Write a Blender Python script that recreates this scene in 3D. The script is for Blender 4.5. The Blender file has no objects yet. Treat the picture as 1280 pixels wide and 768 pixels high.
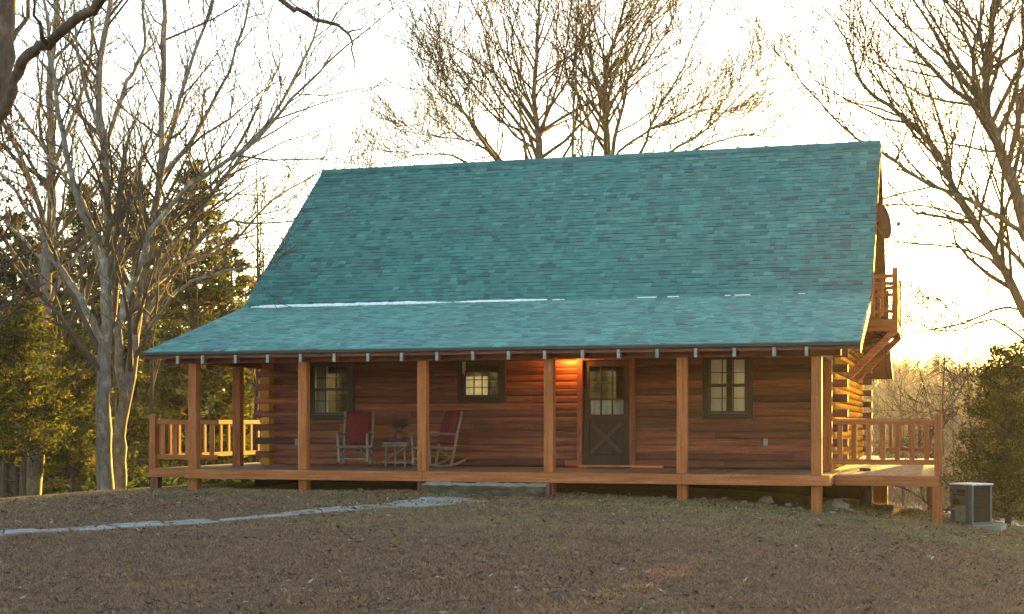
import bpy, math, random
import numpy as np
from mathutils import Vector, Matrix, noise as mnoise
R = math.radians
random.seed(7)
scene = bpy.context.scene
col = scene.collection

# ------------------------------------------------------------------ camera
F, PSI, HOR, EYE = 1820.0, R(16.45), 529.0, 1.65
def WX(px, Y):
    """world X of photo column px on the plane y = Y"""
    return Y*math.tan(math.atan((px-640)/F)-PSI)
def dep(X, Y): return Y*math.cos(PSI)-X*math.sin(PSI)
def WZ(py, X, Y): return EYE+(HOR-py)*dep(X, Y)/F
def P3(px, py, Y):
    X = WX(px, Y); return Vector((X, Y, WZ(py, X, Y)))
cam = bpy.data.cameras.new("camera"); co = bpy.data.objects.new("camera", cam); col.objects.link(co)
co.location = (0, 0, EYE); co.rotation_euler = (R(90), 0, PSI)
cam.sensor_width = 36; cam.lens = F/1280*36; cam.shift_y = (HOR-384)/1280
cam.clip_end = 5000; cam.clip_start = .1
scene.camera = co

# ------------------------------------------------------------------ light
SUN_AZ, SUN_EL = R(6.3), R(4.2)
sd = Vector((math.sin(SUN_AZ)*math.cos(SUN_EL), math.cos(SUN_AZ)*math.cos(SUN_EL), math.sin(SUN_EL)))
sl = bpy.data.lights.new("sun", 'SUN'); sl.energy = 5; sl.angle = R(.6); sl.color = (1, .60, .09)
so = bpy.data.objects.new("sun", sl); col.objects.link(so)
so.rotation_euler = sd.to_track_quat('Z', 'Y').to_euler()
w = bpy.data.worlds.new("World"); scene.world = w; w.use_nodes = True
nt = w.node_tree; sky = nt.nodes.new('ShaderNodeTexSky'); sky.sky_type = 'NISHITA'; sky.sun_disc = False
sky.sun_elevation = SUN_EL; sky.sun_rotation = SUN_AZ; sky.air_density = 1.0; sky.dust_density = 1.0; sky.ozone_density = 1.3
bg = nt.nodes['Background']; bg.inputs[1].default_value = .11
nt.links.new(sky.outputs[0], bg.inputs[0])
vs = scene.view_settings
vs.view_transform = 'Standard'; vs.look = 'None'; vs.exposure = 3.35; vs.gamma = 1; vs.use_curve_mapping = False
scene.cycles.use_denoising = True
scene.cycles.max_bounces = 7; scene.cycles.transparent_max_bounces = 12
scene.cycles.volume_bounces = 1

# ------------------------------------------------------------------ materials
def newmat(name):
    m = bpy.data.materials.new(name); m.use_nodes = True
    n = m.node_tree.nodes; l = m.node_tree.links
    return m, n, l, n['Principled BSDF']
def ramp(n, stops):
    r = n.new('ShaderNodeValToRGB'); e = r.color_ramp.elements
    while len(e) < len(stops): e.new(.5)
    for el, (p, c) in zip(e, stops): el.position = p; el.color = (*c, 1)
    return r
def noise_tex(n, l, scale, detail=4, rough=.6, mapscale=None):
    tc = n.new('ShaderNodeTexCoord'); t = n.new('ShaderNodeTexNoise')
    t.inputs['Scale'].default_value = scale; t.inputs['Detail'].default_value = detail; t.inputs['Roughness'].default_value = rough
    if mapscale:
        mp = n.new('ShaderNodeMapping'); mp.inputs['Scale'].default_value = mapscale
        l.new(tc.outputs['Object'], mp.inputs[0]); l.new(mp.outputs[0], t.inputs['Vector'])
    else: l.new(tc.outputs['Object'], t.inputs['Vector'])
    return t
def mix(n, l, a, b, fac, mode='MIX'):
    x = n.new('ShaderNodeMix'); x.data_type = 'RGBA'; x.blend_type = mode
    for i, v in ((6, a), (7, b)):
        if isinstance(v, tuple): x.inputs[i].default_value = (*v, 1)
        else: l.new(v, x.inputs[i])
    if isinstance(fac, (int, float)): x.inputs[0].default_value = fac
    else: l.new(fac, x.inputs[0])
    return x.outputs[2]
def tone(n):
    a = n.new('ShaderNodeAttribute'); a.attribute_name = 'tone'; return a
def bump(n, l, h, b, strength=.3, dist=.02):
    u = n.new('ShaderNodeBump'); u.inputs['Strength'].default_value = strength; u.inputs['Distance'].default_value = dist
    l.new(h, u.inputs['Height']); l.new(u.outputs[0], b.inputs['Normal'])
def wood(name, axis, lo, mid, hi, rough=.75, knots=True, weather=.25):
    m, n, l, b = newmat(name)
    sc = [22, 22, 22]; sc[axis] = 1.1
    g = noise_tex(n, l, 1.0, 6, .65, tuple(sc))
    g.inputs['Distortion'].default_value = .6
    c = ramp(n, [(.28, lo), (.52, mid), (.78, hi)]); l.new(g.outputs[0], c.inputs[0])
    out = c.outputs[0]
    t = tone(n); tr = ramp(n, [(0, (.42, .40, .40)), (.5, (.9, .88, .87)), (1, (1.5, 1.42, 1.35))]); l.new(t.outputs['Fac'], tr.inputs[0])
    out = mix(n, l, out, tr.outputs[0], 1.0, 'MULTIPLY')
    if weather:
        wn = noise_tex(n, l, 1.3, 5, .6, (1, 1, 1.5)); wr = ramp(n, [(.42, (.55, .52, .5)), (.62, (1, 1, 1))]); l.new(wn.outputs[0], wr.inputs[0])
        out = mix(n, l, out, wr.outputs[0], weather, 'MULTIPLY')
    if knots:
        ks = [5, 5, 5]; ks[axis] = 2.2
        tc = n.new('ShaderNodeTexCoord'); mp = n.new('ShaderNodeMapping'); mp.inputs['Scale'].default_value = ks
        v = n.new('ShaderNodeTexVoronoi'); l.new(tc.outputs['Object'], mp.inputs[0]); l.new(mp.outputs[0], v.inputs['Vector'])
        kr = ramp(n, [(.10, (.20, .16, .14)), (.19, (1, 1, 1))]); l.new(v.outputs['Distance'], kr.inputs[0])
        out = mix(n, l, out, kr.outputs[0], .75, 'MULTIPLY')
    l.new(out, b.inputs['Base Color']); b.inputs['Roughness'].default_value = rough
    bump(n, l, g.outputs[0], b, .35, .012)
    return m
LOG = ((.075, .019, .011), (.20, .056, .030), (.36, .115, .06))
CED = ((.24, .072, .024), (.40, .14, .052), (.55, .23, .10))
M = {}
for i, a in enumerate('xyz'):
    M['log_'+a] = wood('log_wood_'+a, i, *LOG)
    M['ced_'+a] = wood('cedar_'+a, i, *CED)
M['log_sun'] = wood('sun_gold_log_wood', 1, (.30, .14, .022), (.52, .27, .045), (.62, .37, .08))  # log wood with the low sun's yellow put into its colour
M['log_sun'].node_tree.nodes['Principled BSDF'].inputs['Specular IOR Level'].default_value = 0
for k_ in ('ced_x', 'ced_y', 'ced_z', 'log_y'): M[k_].node_tree.nodes['Principled BSDF'].inputs['Specular IOR Level'].default_value = .12
M['trim'] = wood('dark_trim', 2, (.028, .014, .010), (.048, .024, .015), (.075, .038, .022), knots=False)
M['floor'] = wood('deck_board', 1, (.13, .065, .042), (.22, .11, .07), (.32, .17, .11), knots=False, weather=.5)
M['deckx'] = wood('side_deck_board', 1, (.2, .1, .05), (.34, .18, .09), (.45, .25, .14), knots=False, weather=.4)
M['twig'] = wood('twig_wood', 2, (.12, .092, .07), (.21, .17, .13), (.32, .26, .20), knots=False)
def plain(name, c, rough=.6, metal=0, var=.25, scale=8, spec=None):
    m, n, l, b = newmat(name)
    t = noise_tex(n, l, scale, 5, .65)
    r = ramp(n, [(.3, tuple(x*(1-var) for x in c)), (.7, tuple(min(1, x*(1+var)) for x in c))]); l.new(t.outputs[0], r.inputs[0])
    l.new(r.outputs[0], b.inputs['Base Color']); b.inputs['Roughness'].default_value = rough; b.inputs['Metallic'].default_value = metal
    bump(n, l, t.outputs[0], b, .15, .01)
    return m
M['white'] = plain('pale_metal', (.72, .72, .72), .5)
M['dish_pale'] = plain('weathered_white', (.27, .26, .245), .75, 0, .35, 12)
M['dark'] = plain('dark_metal', (.018, .017, .016), .45)
M['door'] = wood('door_wood', 2, (.020, .011, .008), (.034, .019, .013), (.05, .03, .021), knots=False)
M['doorx'] = wood('door_brace_wood', 2, (.036, .021, .015), (.058, .035, .025), (.085, .053, .038), knots=False)
M['sash'] = plain('dark_sash', (.028, .02, .015), .5)
M['red'] = plain('red_cloth', (.12, .005, .008), .9, 0, .3, 14)
M['pane_light_curtain'] = plain('cream_reflection', (.62, .55, .44), .9, 0, .12, 5)
M['concrete'] = plain('concrete', (.19, .175, .155), .9, 0, .3, 6)
M['acgrey'] = plain('grey_paint', (.085, .092, .096), .45, 0, .1)
M['acdark'] = plain('louvre_black', (.008, .008, .009), .9)
M['dish'] = plain('dish_grey', (.20, .18, .165), .55)
M['cable'] = plain('black_rubber', (.02, .018, .016), .5)
M['mat'] = plain('coir', (.045, .035, .028), .95, 0, .3, 30)
M['snow'] = plain('snow_white', (.85, .87, .9), .7, 0, .06, 20)
M['stone'] = plain('flagstone', (.27, .255, .24), .9, 0, .45, 5)
M['rock'] = plain('limestone', (.26, .235, .205), .9, 0, .35, 6)
M['steplog'] = plain('weathered_timber', (.085, .062, .042), .95, 0, .8, 7)
def stepmat():
    m, n, l, b = newmat('rough_timber')
    g = noise_tex(n, l, 1, 6, .75, (2.2, 9, 14)); c = ramp(n, [(.3, (.022, .015, .010)), (.5, (.085, .058, .038)), (.7, (.20, .15, .105))]); l.new(g.outputs[0], c.inputs[0])
    g2 = noise_tex(n, l, 3.2, 5, .7); r2 = ramp(n, [(.5, (0, 0, 0)), (.62, (.8, .8, .8))]); l.new(g2.outputs[0], r2.inputs[0])
    o = mix(n, l, c.outputs[0], (.055, .062, .018), r2.outputs[0])
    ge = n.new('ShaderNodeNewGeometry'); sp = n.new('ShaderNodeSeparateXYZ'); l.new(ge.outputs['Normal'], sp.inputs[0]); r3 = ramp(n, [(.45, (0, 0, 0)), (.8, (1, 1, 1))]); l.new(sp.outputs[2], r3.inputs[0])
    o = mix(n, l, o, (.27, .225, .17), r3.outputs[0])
    l.new(o, b.inputs['Base Color']); b.inputs['Roughness'].default_value = .95; bump(n, l, g.outputs[0], b, .9, .05); return m
M['steplog'] = stepmat()
M['pot'] = plain('glazed_brown_pot', (.07, .03, .02), .4)
M['shelter'] = plain('foundation_block', (.022, .019, .017), .95)
def glassmat():
    m = bpy.data.materials.new('window_glass'); m.use_nodes = True; n = m.node_tree.nodes; l = m.node_tree.links
    n.remove(n['Principled BSDF']); o = n['Material Output']
    t = n.new('ShaderNodeBsdfTransparent'); t.inputs[0].default_value = (.82, .84, .84, 1)
    g = n.new('ShaderNodeBsdfGlossy'); g.inputs['Roughness'].default_value = .02
    fr = n.new('ShaderNodeFresnel'); fr.inputs[0].default_value = 1.4
    mx = n.new('ShaderNodeMixShader'); l.new(fr.outputs[0], mx.inputs[0]); l.new(t.outputs[0], mx.inputs[1]); l.new(g.outputs[0], mx.inputs[2]); l.new(mx.outputs[0], o.inputs[0])
    return m
M['glass'] = glassmat()
def emit(name, c, s, base=(.5, .4, .3)):
    m, n, l, b = newmat(name); b.inputs['Base Color'].default_value = (*base, 1)
    b.inputs['Emission Color'].default_value = (*c, 1); b.inputs['Emission Strength'].default_value = s; return m
M['bulb'] = emit('lamp_bulb', (1, .45, .10), 14)
M['glowblind'] = emit('glowing_blind', (1, .72, .28), .05, (.6, .5, .3))  # emission puts the glow of a lit room into the blind
M['faint_glow'] = emit('faint_glow_curtain', (1, .66, .34), .012, (.6, .53, .42))  # faint emission added to brighten the right window's curtains
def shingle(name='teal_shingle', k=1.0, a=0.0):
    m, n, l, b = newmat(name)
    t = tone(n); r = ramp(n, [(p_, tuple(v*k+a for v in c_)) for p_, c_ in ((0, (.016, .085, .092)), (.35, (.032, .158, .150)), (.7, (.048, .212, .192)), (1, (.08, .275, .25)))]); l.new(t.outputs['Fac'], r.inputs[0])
    g = noise_tex(n, l, 60, 3, .7); gr = ramp(n, [(.3, (.72, .74, .76)), (.7, (1.15, 1.15, 1.12))]); l.new(g.outputs[0], gr.inputs[0])
    o = mix(n, l, r.outputs[0], gr.outputs[0], 1.0, 'MULTIPLY')
    g2 = noise_tex(n, l, .8, 4, .6); g3 = ramp(n, [(.35, (.82, .85, .88)), (.65, (1.06, 1.04, 1.0))]); l.new(g2.outputs[0], g3.inputs[0])
    o = mix(n, l, o, g3.outputs[0], .8, 'MULTIPLY')
    g4 = noise_tex(n, l, 1, 5, .65, (3.2, .35, .35)); g5 = ramp(n, [(.36, (.80, .84, .86)), (.62, (1.05, 1.04, 1.02))]); l.new(g4.outputs[0], g5.inputs[0])
    o = mix(n, l, o, g5.outputs[0], .8, 'MULTIPLY')
    l.new(o, b.inputs['Base Color']); b.inputs['Roughness'].default_value = .62
    bump(n, l, g.outputs[0], b, .4, .006)
    return m
M['shingle'] = shingle(); M['shingle_pale'] = shingle('pale_teal_shingle', 1.3, .05)  # the porch slope gets a paler copy of the teal
def bark(name, lo, hi, lich=None):
    m, n, l, b = newmat(name)
    g = noise_tex(n, l, 1, 6, .7, (16, 16, 4)); r = ramp(n, [(.32, lo), (.68, hi)]); l.new(g.outputs[0], r.inputs[0]); o = r.outputs[0]
    if lich:
        g2 = noise_tex(n, l, 3.5, 5, .7); r2 = ramp(n, [(.52, (0, 0, 0)), (.64, (1, 1, 1))]); l.new(g2.outputs[0], r2.inputs[0])
        o = mix(n, l, o, lich, r2.outputs[0])
    l.new(o, b.inputs['Base Color']); b.inputs['Roughness'].default_value = .95
    bump(n, l, g.outputs[0], b, .6, .03)
    return m
M['bark_pale'] = bark('pale_bark', (.10, .085, .07), (.27, .235, .20), (.33, .315, .28))
M['bark'] = bark('brown_bark', (.04, .026, .017), (.13, .088, .058), (.17, .12, .075))
M['bark_dark'] = bark('dark_bark', (.035, .025, .018), (.09, .065, .048))
M['twigs_pale'] = bark('pale_twig', (.06, .048, .036), (.12, .098, .075))
M['twigs'] = bark('brown_twig', (.042, .03, .022), (.085, .06, .043))
def leafmat(name, stops, trans=.35):
    m = bpy.data.materials.new(name); m.use_nodes = True; n = m.node_tree.nodes; l = m.node_tree.links
    b = n['Principled BSDF']; o = n['Material Output']
    t = tone(n); r = ramp(n, stops); l.new(t.outputs['Fac'], r.inputs[0])
    l.new(r.outputs[0], b.inputs['Base Color']); b.inputs['Roughness'].default_value = .8; b.inputs['Specular IOR Level'].default_value = .2
    tr = n.new('ShaderNodeBsdfTranslucent'); l.new(r.outputs[0], tr.inputs[0])
    mx = n.new('ShaderNodeMixShader'); mx.inputs[0].default_value = trans
    l.new(b.outputs[0], mx.inputs[1]); l.new(tr.outputs[0], mx.inputs[2]); l.new(mx.outputs[0], o.inputs[0])
    return m
M['cedar'] = leafmat('cedar_foliage', [(0, (.014, .026, .010)), (.5, (.050, .075, .020)), (.8, (.115, .13, .026)), (1, (.20, .17, .028))], .45)
M['cedar_sun_gold'] = leafmat('sun_gold_cedar_foliage', [(0, (.024, .038, .010)), (.45, (.07, .083, .017)), (.8, (.21, .19, .028)), (1, (.34, .23, .04))], .58)  # yellow-green cedar with the low sun's gold put into the leaf colour
M['oakleaf'] = leafmat('russet_leaf', [(0, (.07, .02, .012)), (.5, (.17, .055, .03)), (1, (.27, .11, .05))], .35)
M['fallen'] = leafmat('fallen_leaf', [(0, (.05, .026, .014)), (.55, (.12, .065, .035)), (.85, (.27, .19, .12)), (1, (.50, .44, .36))], .1)
M['grass'] = leafmat('winter_grass', [(0, (.10, .054, .034)), (.3, (.265, .142, .087)), (.6, (.375, .24, .145)), (.8, (.21, .165, .07)), (1, (.16, .165, .05))], .15)
M['farwood'] = leafmat('far_wood', [(0, (.05, .032, .024)), (.5, (.12, .08, .058)), (1, (.19, .14, .10))], .1)

# ------------------------------------------------------------------ mesh helper
class MB:
    def __init__(s): s.v = []; s.f = []; s.t = []
    def quad(s, a, b, c, d, t=.5):
        i = len(s.v); s.v += [a, b, c, d]; s.f.append((i, i+1, i+2, i+3)); s.t.append(t)
    def box(s, x0, x1, y0, y1, z0, z1, t=.5, bev=0):
        s.hexa([(x0, y0, z0), (x1, y0, z0), (x1, y1, z0), (x0, y1, z0), (x0, y0, z1), (x1, y0, z1), (x1, y1, z1), (x0, y1, z1)], t)
    def hexa(s, p, t=.5):
        i = len(s.v); s.v += [tuple(q) for q in p]
        for f in ((3, 2, 1, 0), (4, 5, 6, 7), (0, 1, 5, 4), (1, 2, 6, 5), (2, 3, 7, 6), (3, 0, 4, 7)): s.f.append(tuple(i+k for k in f)); s.t.append(t)
    def bar(s, a, b, w, h, t=.5, up=(0, 0, 1)):
        a = Vector(a); b = Vector(b); d = (b-a).normalized(); sx = d.cross(Vector(up)).normalized()*w/2; sz = sx.cross(d).normalized()*h/2
        s.hexa([a-sx-sz, a+sx-sz, b+sx-sz, b-sx-sz, a-sx+sz, a+sx+sz, b+sx+sz, b-sx+sz], t)
    def prism(s, prof, ext, t=.5, caps=True):
        """prof: list of 3D points (closed loop), ext: offset vector"""
        i = len(s.v); n = len(prof); e = Vector(ext)
        s.v += [tuple(p) for p in prof]+[tuple(Vector(p)+e) for p in prof]
        for k in range(n):
            s.f.append((i+k, i+(k+1) % n, i+n+(k+1) % n, i+n+k)); s.t.append(t)
        if caps:
            s.f.append(tuple(i+k for k in reversed(range(n)))); s.f.append(tuple(i+n+k for k in range(n))); s.t += [t, t]
    def tube(s, pts, rad, n=5, t=.5, cap=False):
        m = len(pts); i0 = len(s.v); V = s.v
        ref = Vector((.31, .87, .38)) if abs((pts[-1]-pts[0]).normalized().dot(Vector((.31, .87, .38)))) < .85 else Vector((.9, -.2, .3))
        cs = [(math.cos(2*math.pi*k/n), math.sin(2*math.pi*k/n)) for k in range(n)]
        for j in range(m):
            d = pts[min(j+1, m-1)]-pts[max(j-1, 0)]
            u = d.cross(ref); u.normalize(); w_ = d.cross(u); w_.normalize(); r = rad[j]; p = pts[j]
            for c, sn in cs: V.append((p.x+r*(c*u.x+sn*w_.x), p.y+r*(c*u.y+sn*w_.y), p.z+r*(c*u.z+sn*w_.z)))
        for j in range(m-1):
            a = i0+j*n; b = a+n
            for k in range(n):
                k2 = (k+1) % n; s.f.append((a+k, a+k2, b+k2, b+k)); s.t.append(t)
        if cap:
            s.f.append(tuple(i0+k for k in range(n))); s.f.append(tuple(i0+(m-1)*n+k for k in reversed(range(n)))); s.t += [t, t]
    def build(s, name, mat, parent=None, smooth=False, bevel=0, origin=None):
        me = bpy.data.meshes.new(name)
        off = Vector((0, 0, 0))
        o = bpy.data.objects.new(name, me); col.objects.link(o)
        if parent is not None:
            o.parent = parent; off = root_of(parent)['_o']
        elif origin is not None:
            off = origin; o.location = origin
        vv = s.v
        if off[0] or off[1] or off[2]: vv = [(p[0]-off[0], p[1]-off[1], p[2]-off[2]) for p in s.v]
        me.from_pydata(vv, [], s.f)
        at = me.attributes.new('tone', 'FLOAT', 'FACE'); at.data.foreach_set('value', s.t)
        if smooth: me.polygons.foreach_set('use_smooth', [True]*len(s.f))
        me.materials.append(mat); me.update()
        if bevel:
            md = o.modifiers.new('bevel', 'BEVEL'); md.width = bevel; md.segments = 2; md.limit_method = 'ANGLE'
        return o
_roots = {}
class _D(dict): pass
def root_of(o):
    while o.parent is not None: o = o.parent
    return {'_o': Vector(_roots.get(o.name, (0, 0, 0)))}
def tag(o, label, cat, group=None, kind=None):
    if label: o['label'] = label
    if cat: o['category'] = cat
    if group: o['group'] = group
    if kind: o['kind'] = kind
    return o
def empty(name, loc, label, cat, group=None):
    o = bpy.data.objects.new(name, None); col.objects.link(o); o.location = loc; o.empty_display_size = .3
    _roots[o.name] = tuple(loc); return tag(o, label, cat, group)
def copy_tree(o, parent=None):
    c = o.copy(); col.objects.link(c); c.parent = parent
    for ch in list(o.children): copy_tree(ch, c)
    return c
def rnd(a, b): return random.uniform(a, b)

# ------------------------------------------------------------------ ground
def vnoise(x, y, seed=0):
    x = np.asarray(x, float); y = np.asarray(y, float)
    xi = np.floor(x).astype(np.int64); yi = np.floor(y).astype(np.int64); xf = x-xi; yf = y-yi
    u = xf*xf*(3-2*xf); v = yf*yf*(3-2*yf)
    def h(a, b):
        n = (a*374761393+b*668265263+seed*1274126177) & 0xffffffff
        n = ((n ^ (n >> 13))*1274126177) & 0xffffffff
        return ((n ^ (n >> 16)) & 0xffff)/65535.0
    return (h(xi, yi)*(1-u)+h(xi+1, yi)*u)*(1-v)+(h(xi, yi+1)*(1-u)+h(xi+1, yi+1)*u)*v
def sm(a, b, x):
    t = np.clip((np.asarray(x, float)-a)/(b-a), 0, 1); return t*t*(3-2*t)
def ground(x, y):
    x = np.asarray(x, float); y = np.asarray(y, float)
    d = np.abs(x+9.5); dc = np.minimum(d, 11.0)
    g = .42-.00055*dc**3-.19*np.maximum(d-11, 0)*np.exp(-np.maximum(d-11, 0)/22)
    k = sm(9, 24, y); z = g*k-.02*(1-k)
    z = z-4.8*sm(27.5, 62, y)                                    # the yard falls away behind the house
    z = z+13*sm(112, 330, y)+3*(vnoise(x/60, y/60, 3)-.5)*sm(116, 200, y)   # far wooded hillside
    z = z+.05*(vnoise(x*.6, y*.6, 5)-.5)+.03*(vnoise(x*2.1, y*2.1, 9)-.5)
    return z
def gz(x, y): return float(ground(x, y))
def axis(a, lo, hi, near0, near1, st):
    v = [near0]
    while v[-1] < near1: v.append(v[-1]+st)
    s = st
    while v[-1] < hi: s *= 1.16; v.append(v[-1]+s)
    s = st; f = [near0]
    while f[-1] > lo: s *= 1.16; f.append(f[-1]-s)
    return np.array(f[::-1][:-1]+v)
gx = axis('x', -420, 420, -22, 4, .16); gy = axis('y', -70, 620, 8, 30, .16)
X, Y = np.meshgrid(gx, gy); Z = ground(X, Y)+.022*(vnoise(X*5, Y*5, 11)-.5)*((X > -24)*(X < 6)*(Y > 6)*(Y < 32))
nx, ny = len(gx), len(gy)
me = bpy.data.meshes.new('ground')
idx = np.arange(nx*ny).reshape(ny, nx)
me.from_pydata(np.stack([X.ravel(), Y.ravel(), Z.ravel()], 1).tolist(), [], np.stack([idx[:-1, :-1].ravel(), idx[:-1, 1:].ravel(), idx[1:, 1:].ravel(), idx[1:, :-1].ravel()], 1).tolist())
me.polygons.foreach_set('use_smooth', [True]*len(me.polygons))
go = bpy.data.objects.new('ground', me); col.objects.link(go); go['kind'] = 'structure'
def groundmat():
    m, n, l, b = newmat('winter_lawn')
    a = noise_tex(n, l, .35, 6, .65); c = noise_tex(n, l, 7, 6, .75); f = noise_tex(n, l, 45, 4, .8)
    br = ramp(n, [(.3, (.09, .050, .032)), (.5, (.165, .092, .059)), (.72, (.25, .157, .10))]); l.new(c.outputs[0], br.inputs[0])
    gr = ramp(n, [(.3, (.055, .05, .022)), (.55, (.135, .12, .05)), (.75, (.21, .18, .09))]); l.new(c.outputs[0], gr.inputs[0])
    tc = n.new('ShaderNodeTexCoord'); sx = n.new('ShaderNodeSeparateXYZ'); l.new(tc.outputs['Object'], sx.inputs[0])
    mr = n.new('ShaderNodeMapRange'); mr.inputs[1].default_value = 15; mr.inputs[2].default_value = 23; mr.inputs[3].default_value = -.30; mr.inputs[4].default_value = .12; l.new(sx.outputs[1], mr.inputs[0])
    ad = n.new('ShaderNodeMath'); ad.operation = 'ADD'; l.new(a.outputs[0], ad.inputs[0]); l.new(mr.outputs[0], ad.inputs[1])
    gm = ramp(n, [(.42, (0, 0, 0)), (.62, (1, 1, 1))]); l.new(ad.outputs[0], gm.inputs[0])
    o = mix(n, l, br.outputs[0], gr.outputs[0], gm.outputs[0])
    fr = ramp(n, [(.3, (.55, .55, .55)), (.7, (1.3, 1.3, 1.3))]); l.new(f.outputs[0], fr.inputs[0])
    o = mix(n, l, o, fr.outputs[0], 1, 'MULTIPLY')
    # pale dry meadow in the valley, leaf litter further on
    md = n.new('ShaderNodeMapRange'); md.inputs[1].default_value = 52; md.inputs[2].default_value = 60; l.new(sx.outputs[1], md.inputs[0])
    o = mix(n, l, o, (.55, .47, .36), md.outputs[0])
    ml = n.new('ShaderNodeMapRange'); ml.inputs[1].default_value = 112; ml.inputs[2].default_value = 118; l.new(sx.outputs[1], ml.inputs[0])
    o = mix(n, l, o, (.12, .08, .055), ml.outputs[0])
    l.new(o, b.inputs['Base Color']); b.inputs['Roughness'].default_value = 1; b.inputs['Specular IOR Level'].default_value = .1
    bump(n, l, f.outputs[0], b, .8, .03)
    return m
me.materials.append(groundmat())

def ray_ground(px, py):
    d = 20.0
    for _ in range(60):
        # point at depth d along the ray
        a = math.atan((px-640)/F)
        lat = (px-640)/F*d
        x = lat*math.cos(PSI)-d*math.sin(PSI); y = lat*math.sin(PSI)+d*math.cos(PSI)
        z = gz(x, y); d = .6*d+.4*(EYE-z)*F/(py-HOR)
    return x, y

# path of flagstones
pc = [ray_ground(*p) for p in ((-120, 671), (0, 666.5), (110, 661), (210, 655), (300, 647.5), (370, 642), (440, 636.5), (500, 631), (560, 627), (615, 622.5))]
pm = MB(); pts = []
for (a, b) in zip(pc[:-1], pc[1:]):
    n_ = max(2, int(math.hypot(b[0]-a[0], b[1]-a[1])/.08))
    pts += [(a[0]+(b[0]-a[0])*k/n_, a[1]+(b[1]-a[1])*k/n_) for k in range(n_)]
path_pts = np.array(pts)
def path_frame(s):
    i = max(1, min(len(pts)-2, int(s/.08))); a = pts[i-1]; b = pts[i+1]; L = math.hypot(b[0]-a[0], b[1]-a[1]) or 1
    return pts[i], ((b[0]-a[0])/L, (b[1]-a[1])/L)
s = 0; rs = random.Random(3)
while s < len(pts)*.08-.5:
    L = rs.uniform(.38, .75); frac = s/(len(pts)*.08); W = rs.uniform(.24, .34)+.5*max(0, frac-.6)/.4
    cut = rs.uniform(-.15, .15)
    for (e0, e1) in ((-W*rs.uniform(.8, 1.1), cut-.015), (cut+.015, W*rs.uniform(.8, 1.1))):
        if rs.random() < .06: continue
        ring = []
        for (u, v) in ((0, e0), (.5, e0-.03), (1, e0), (1, (e0+e1)/2), (1, e1), (.5, e1+.03), (0, e1), (0, (e0+e1)/2)):
            su = s+.02+u*(L-.04)+rs.uniform(-.03, .03); c, t = path_frame(su); vv = v+rs.uniform(-.035, .035)
            du = su-int(su/.08)*.08
            ring.append((c[0]-t[1]*vv+t[0]*du, c[1]+t[0]*vv+t[1]*du))
        cx = sum(p[0] for p in ring)/8; cy = sum(p[1] for p in ring)/8
        tz = rs.uniform(.004, .026); tl = rs.uniform(-.02, .02)
        prof = [(p[0], p[1], gz(p[0], p[1])-.05) for p in ring]
        top = [(cx+(p[0]-cx)*.96, cy+(p[1]-cy)*.96, gz(p[0], p[1])+tz+tl*(p[0]-cx)) for p in ring]
        i = len(pm.v); pm.v += prof+top; tt = rs.random()
        for k in range(8): pm.f.append((i+k, i+(k+1) % 8, i+8+(k+1) % 8, i+8+k)); pm.t.append(tt)
        pm.f.append(tuple(i+8+k for k in range(8))); pm.t.append(tt)
    s += L
po = pm.build('path', M['stone']); po['kind'] = 'structure'

# ------------------------------------------------------------------ the cabin
RX0, RX1 = -14.195, -1.28
EV, BK, RG = (24.0, 2.966), (27.98, 4.081), (32.14, 7.677)
RBK, REV = (36.30, 4.081), (40.28, 2.966)
WX0, WX1, WY0, WY1 = -13.3, -1.92, 27.3, 36.98
FL = .795
house = empty('log_cabin', (-7.6, 32.14, .4), 'log cabin with steep teal shingle roof and full width front porch', 'cabin')
def roof_z(y):
    pr = [EV, BK, RG, RBK, REV]
    for a, b in zip(pr[:-1], pr[1:]):
        if a[0] <= y <= b[0]: return a[1]+(b[1]-a[1])*(y-a[0])/(b[0]-a[0])
    return EV[1]
# log walls
CH = .137
def log_prof(z, h, bulge):
    return [(z-.002, 0), (z+.10*h, bulge*.62), (z+.26*h, bulge*.95), (z+.5*h, bulge*1.05), (z+.74*h, bulge*.95), (z+.9*h, bulge*.62), (z+h+.002, 0)]
def wall_run(mb, axis_, a0, a1, plane, out, z, h, bulge, t, back=.15):
    """one log: along x or y from a0 to a1"""
    pr = [(zz, plane+out*(o_+rnd(-.003, .003))) for zz, o_ in log_prof(z, h, bulge)]+[(z+h+.002, plane-out*back), (z-.002, plane-out*back)]
    if axis_ == 'x': P = [(a0, o_, zz) for zz, o_ in pr]; e = (a1-a0, 0, 0)
    else: P = [(o_, a0, zz) for zz, o_ in pr]; e = (0, a1-a0, 0)
    if (axis_ == 'x') == (out < 0): P = P[::-1]
    mb.prism(P, e, t)
win = {  # opening x0,x1,z0,z1
    'left': (WX(391, WY0), WX(437, WY0), 1.82, 2.84),
    'small': (WX(580, WY0), WX(626, WY0), 2.16, 2.84),
    'right': (WX(886, WY0), WX(934, WY0), 1.83, 2.88),
    'door': (WX(729, WY0), WX(788, WY0), FL-.1, 2.875)}
def courses():
    k = 0; z = FL+.01
    while z < roof_z(WY0)-.16: yield k, z; z += CH; k += 1
fw = MB()
for k, z in courses():
    x0, x1 = WX0, WX1
    x0 -= .27 if k % 2 else -.0; x1 += .27 if k % 2 else 0
    spans = [(x0, x1)]
    for (a, b, c, d) in win.values():
        if c-.02 < z+CH/2 < d+.02:
            spans = [q for (u, v) in spans for q in ((u, min(v, a)), (max(u, b), v)) if q[1]-q[0] > .05]
    for u, v in spans:
        while v-u > .05:
            e = min(v, u+rnd(1.2, 4.0)) if v-u > 2 else v
            wall_run(fw, 'x', u, e-.004 if e < v else e, WY0, -1, z, CH, .022, min(1, max(0, random.gauss(.48, .25)))); u = e
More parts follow.
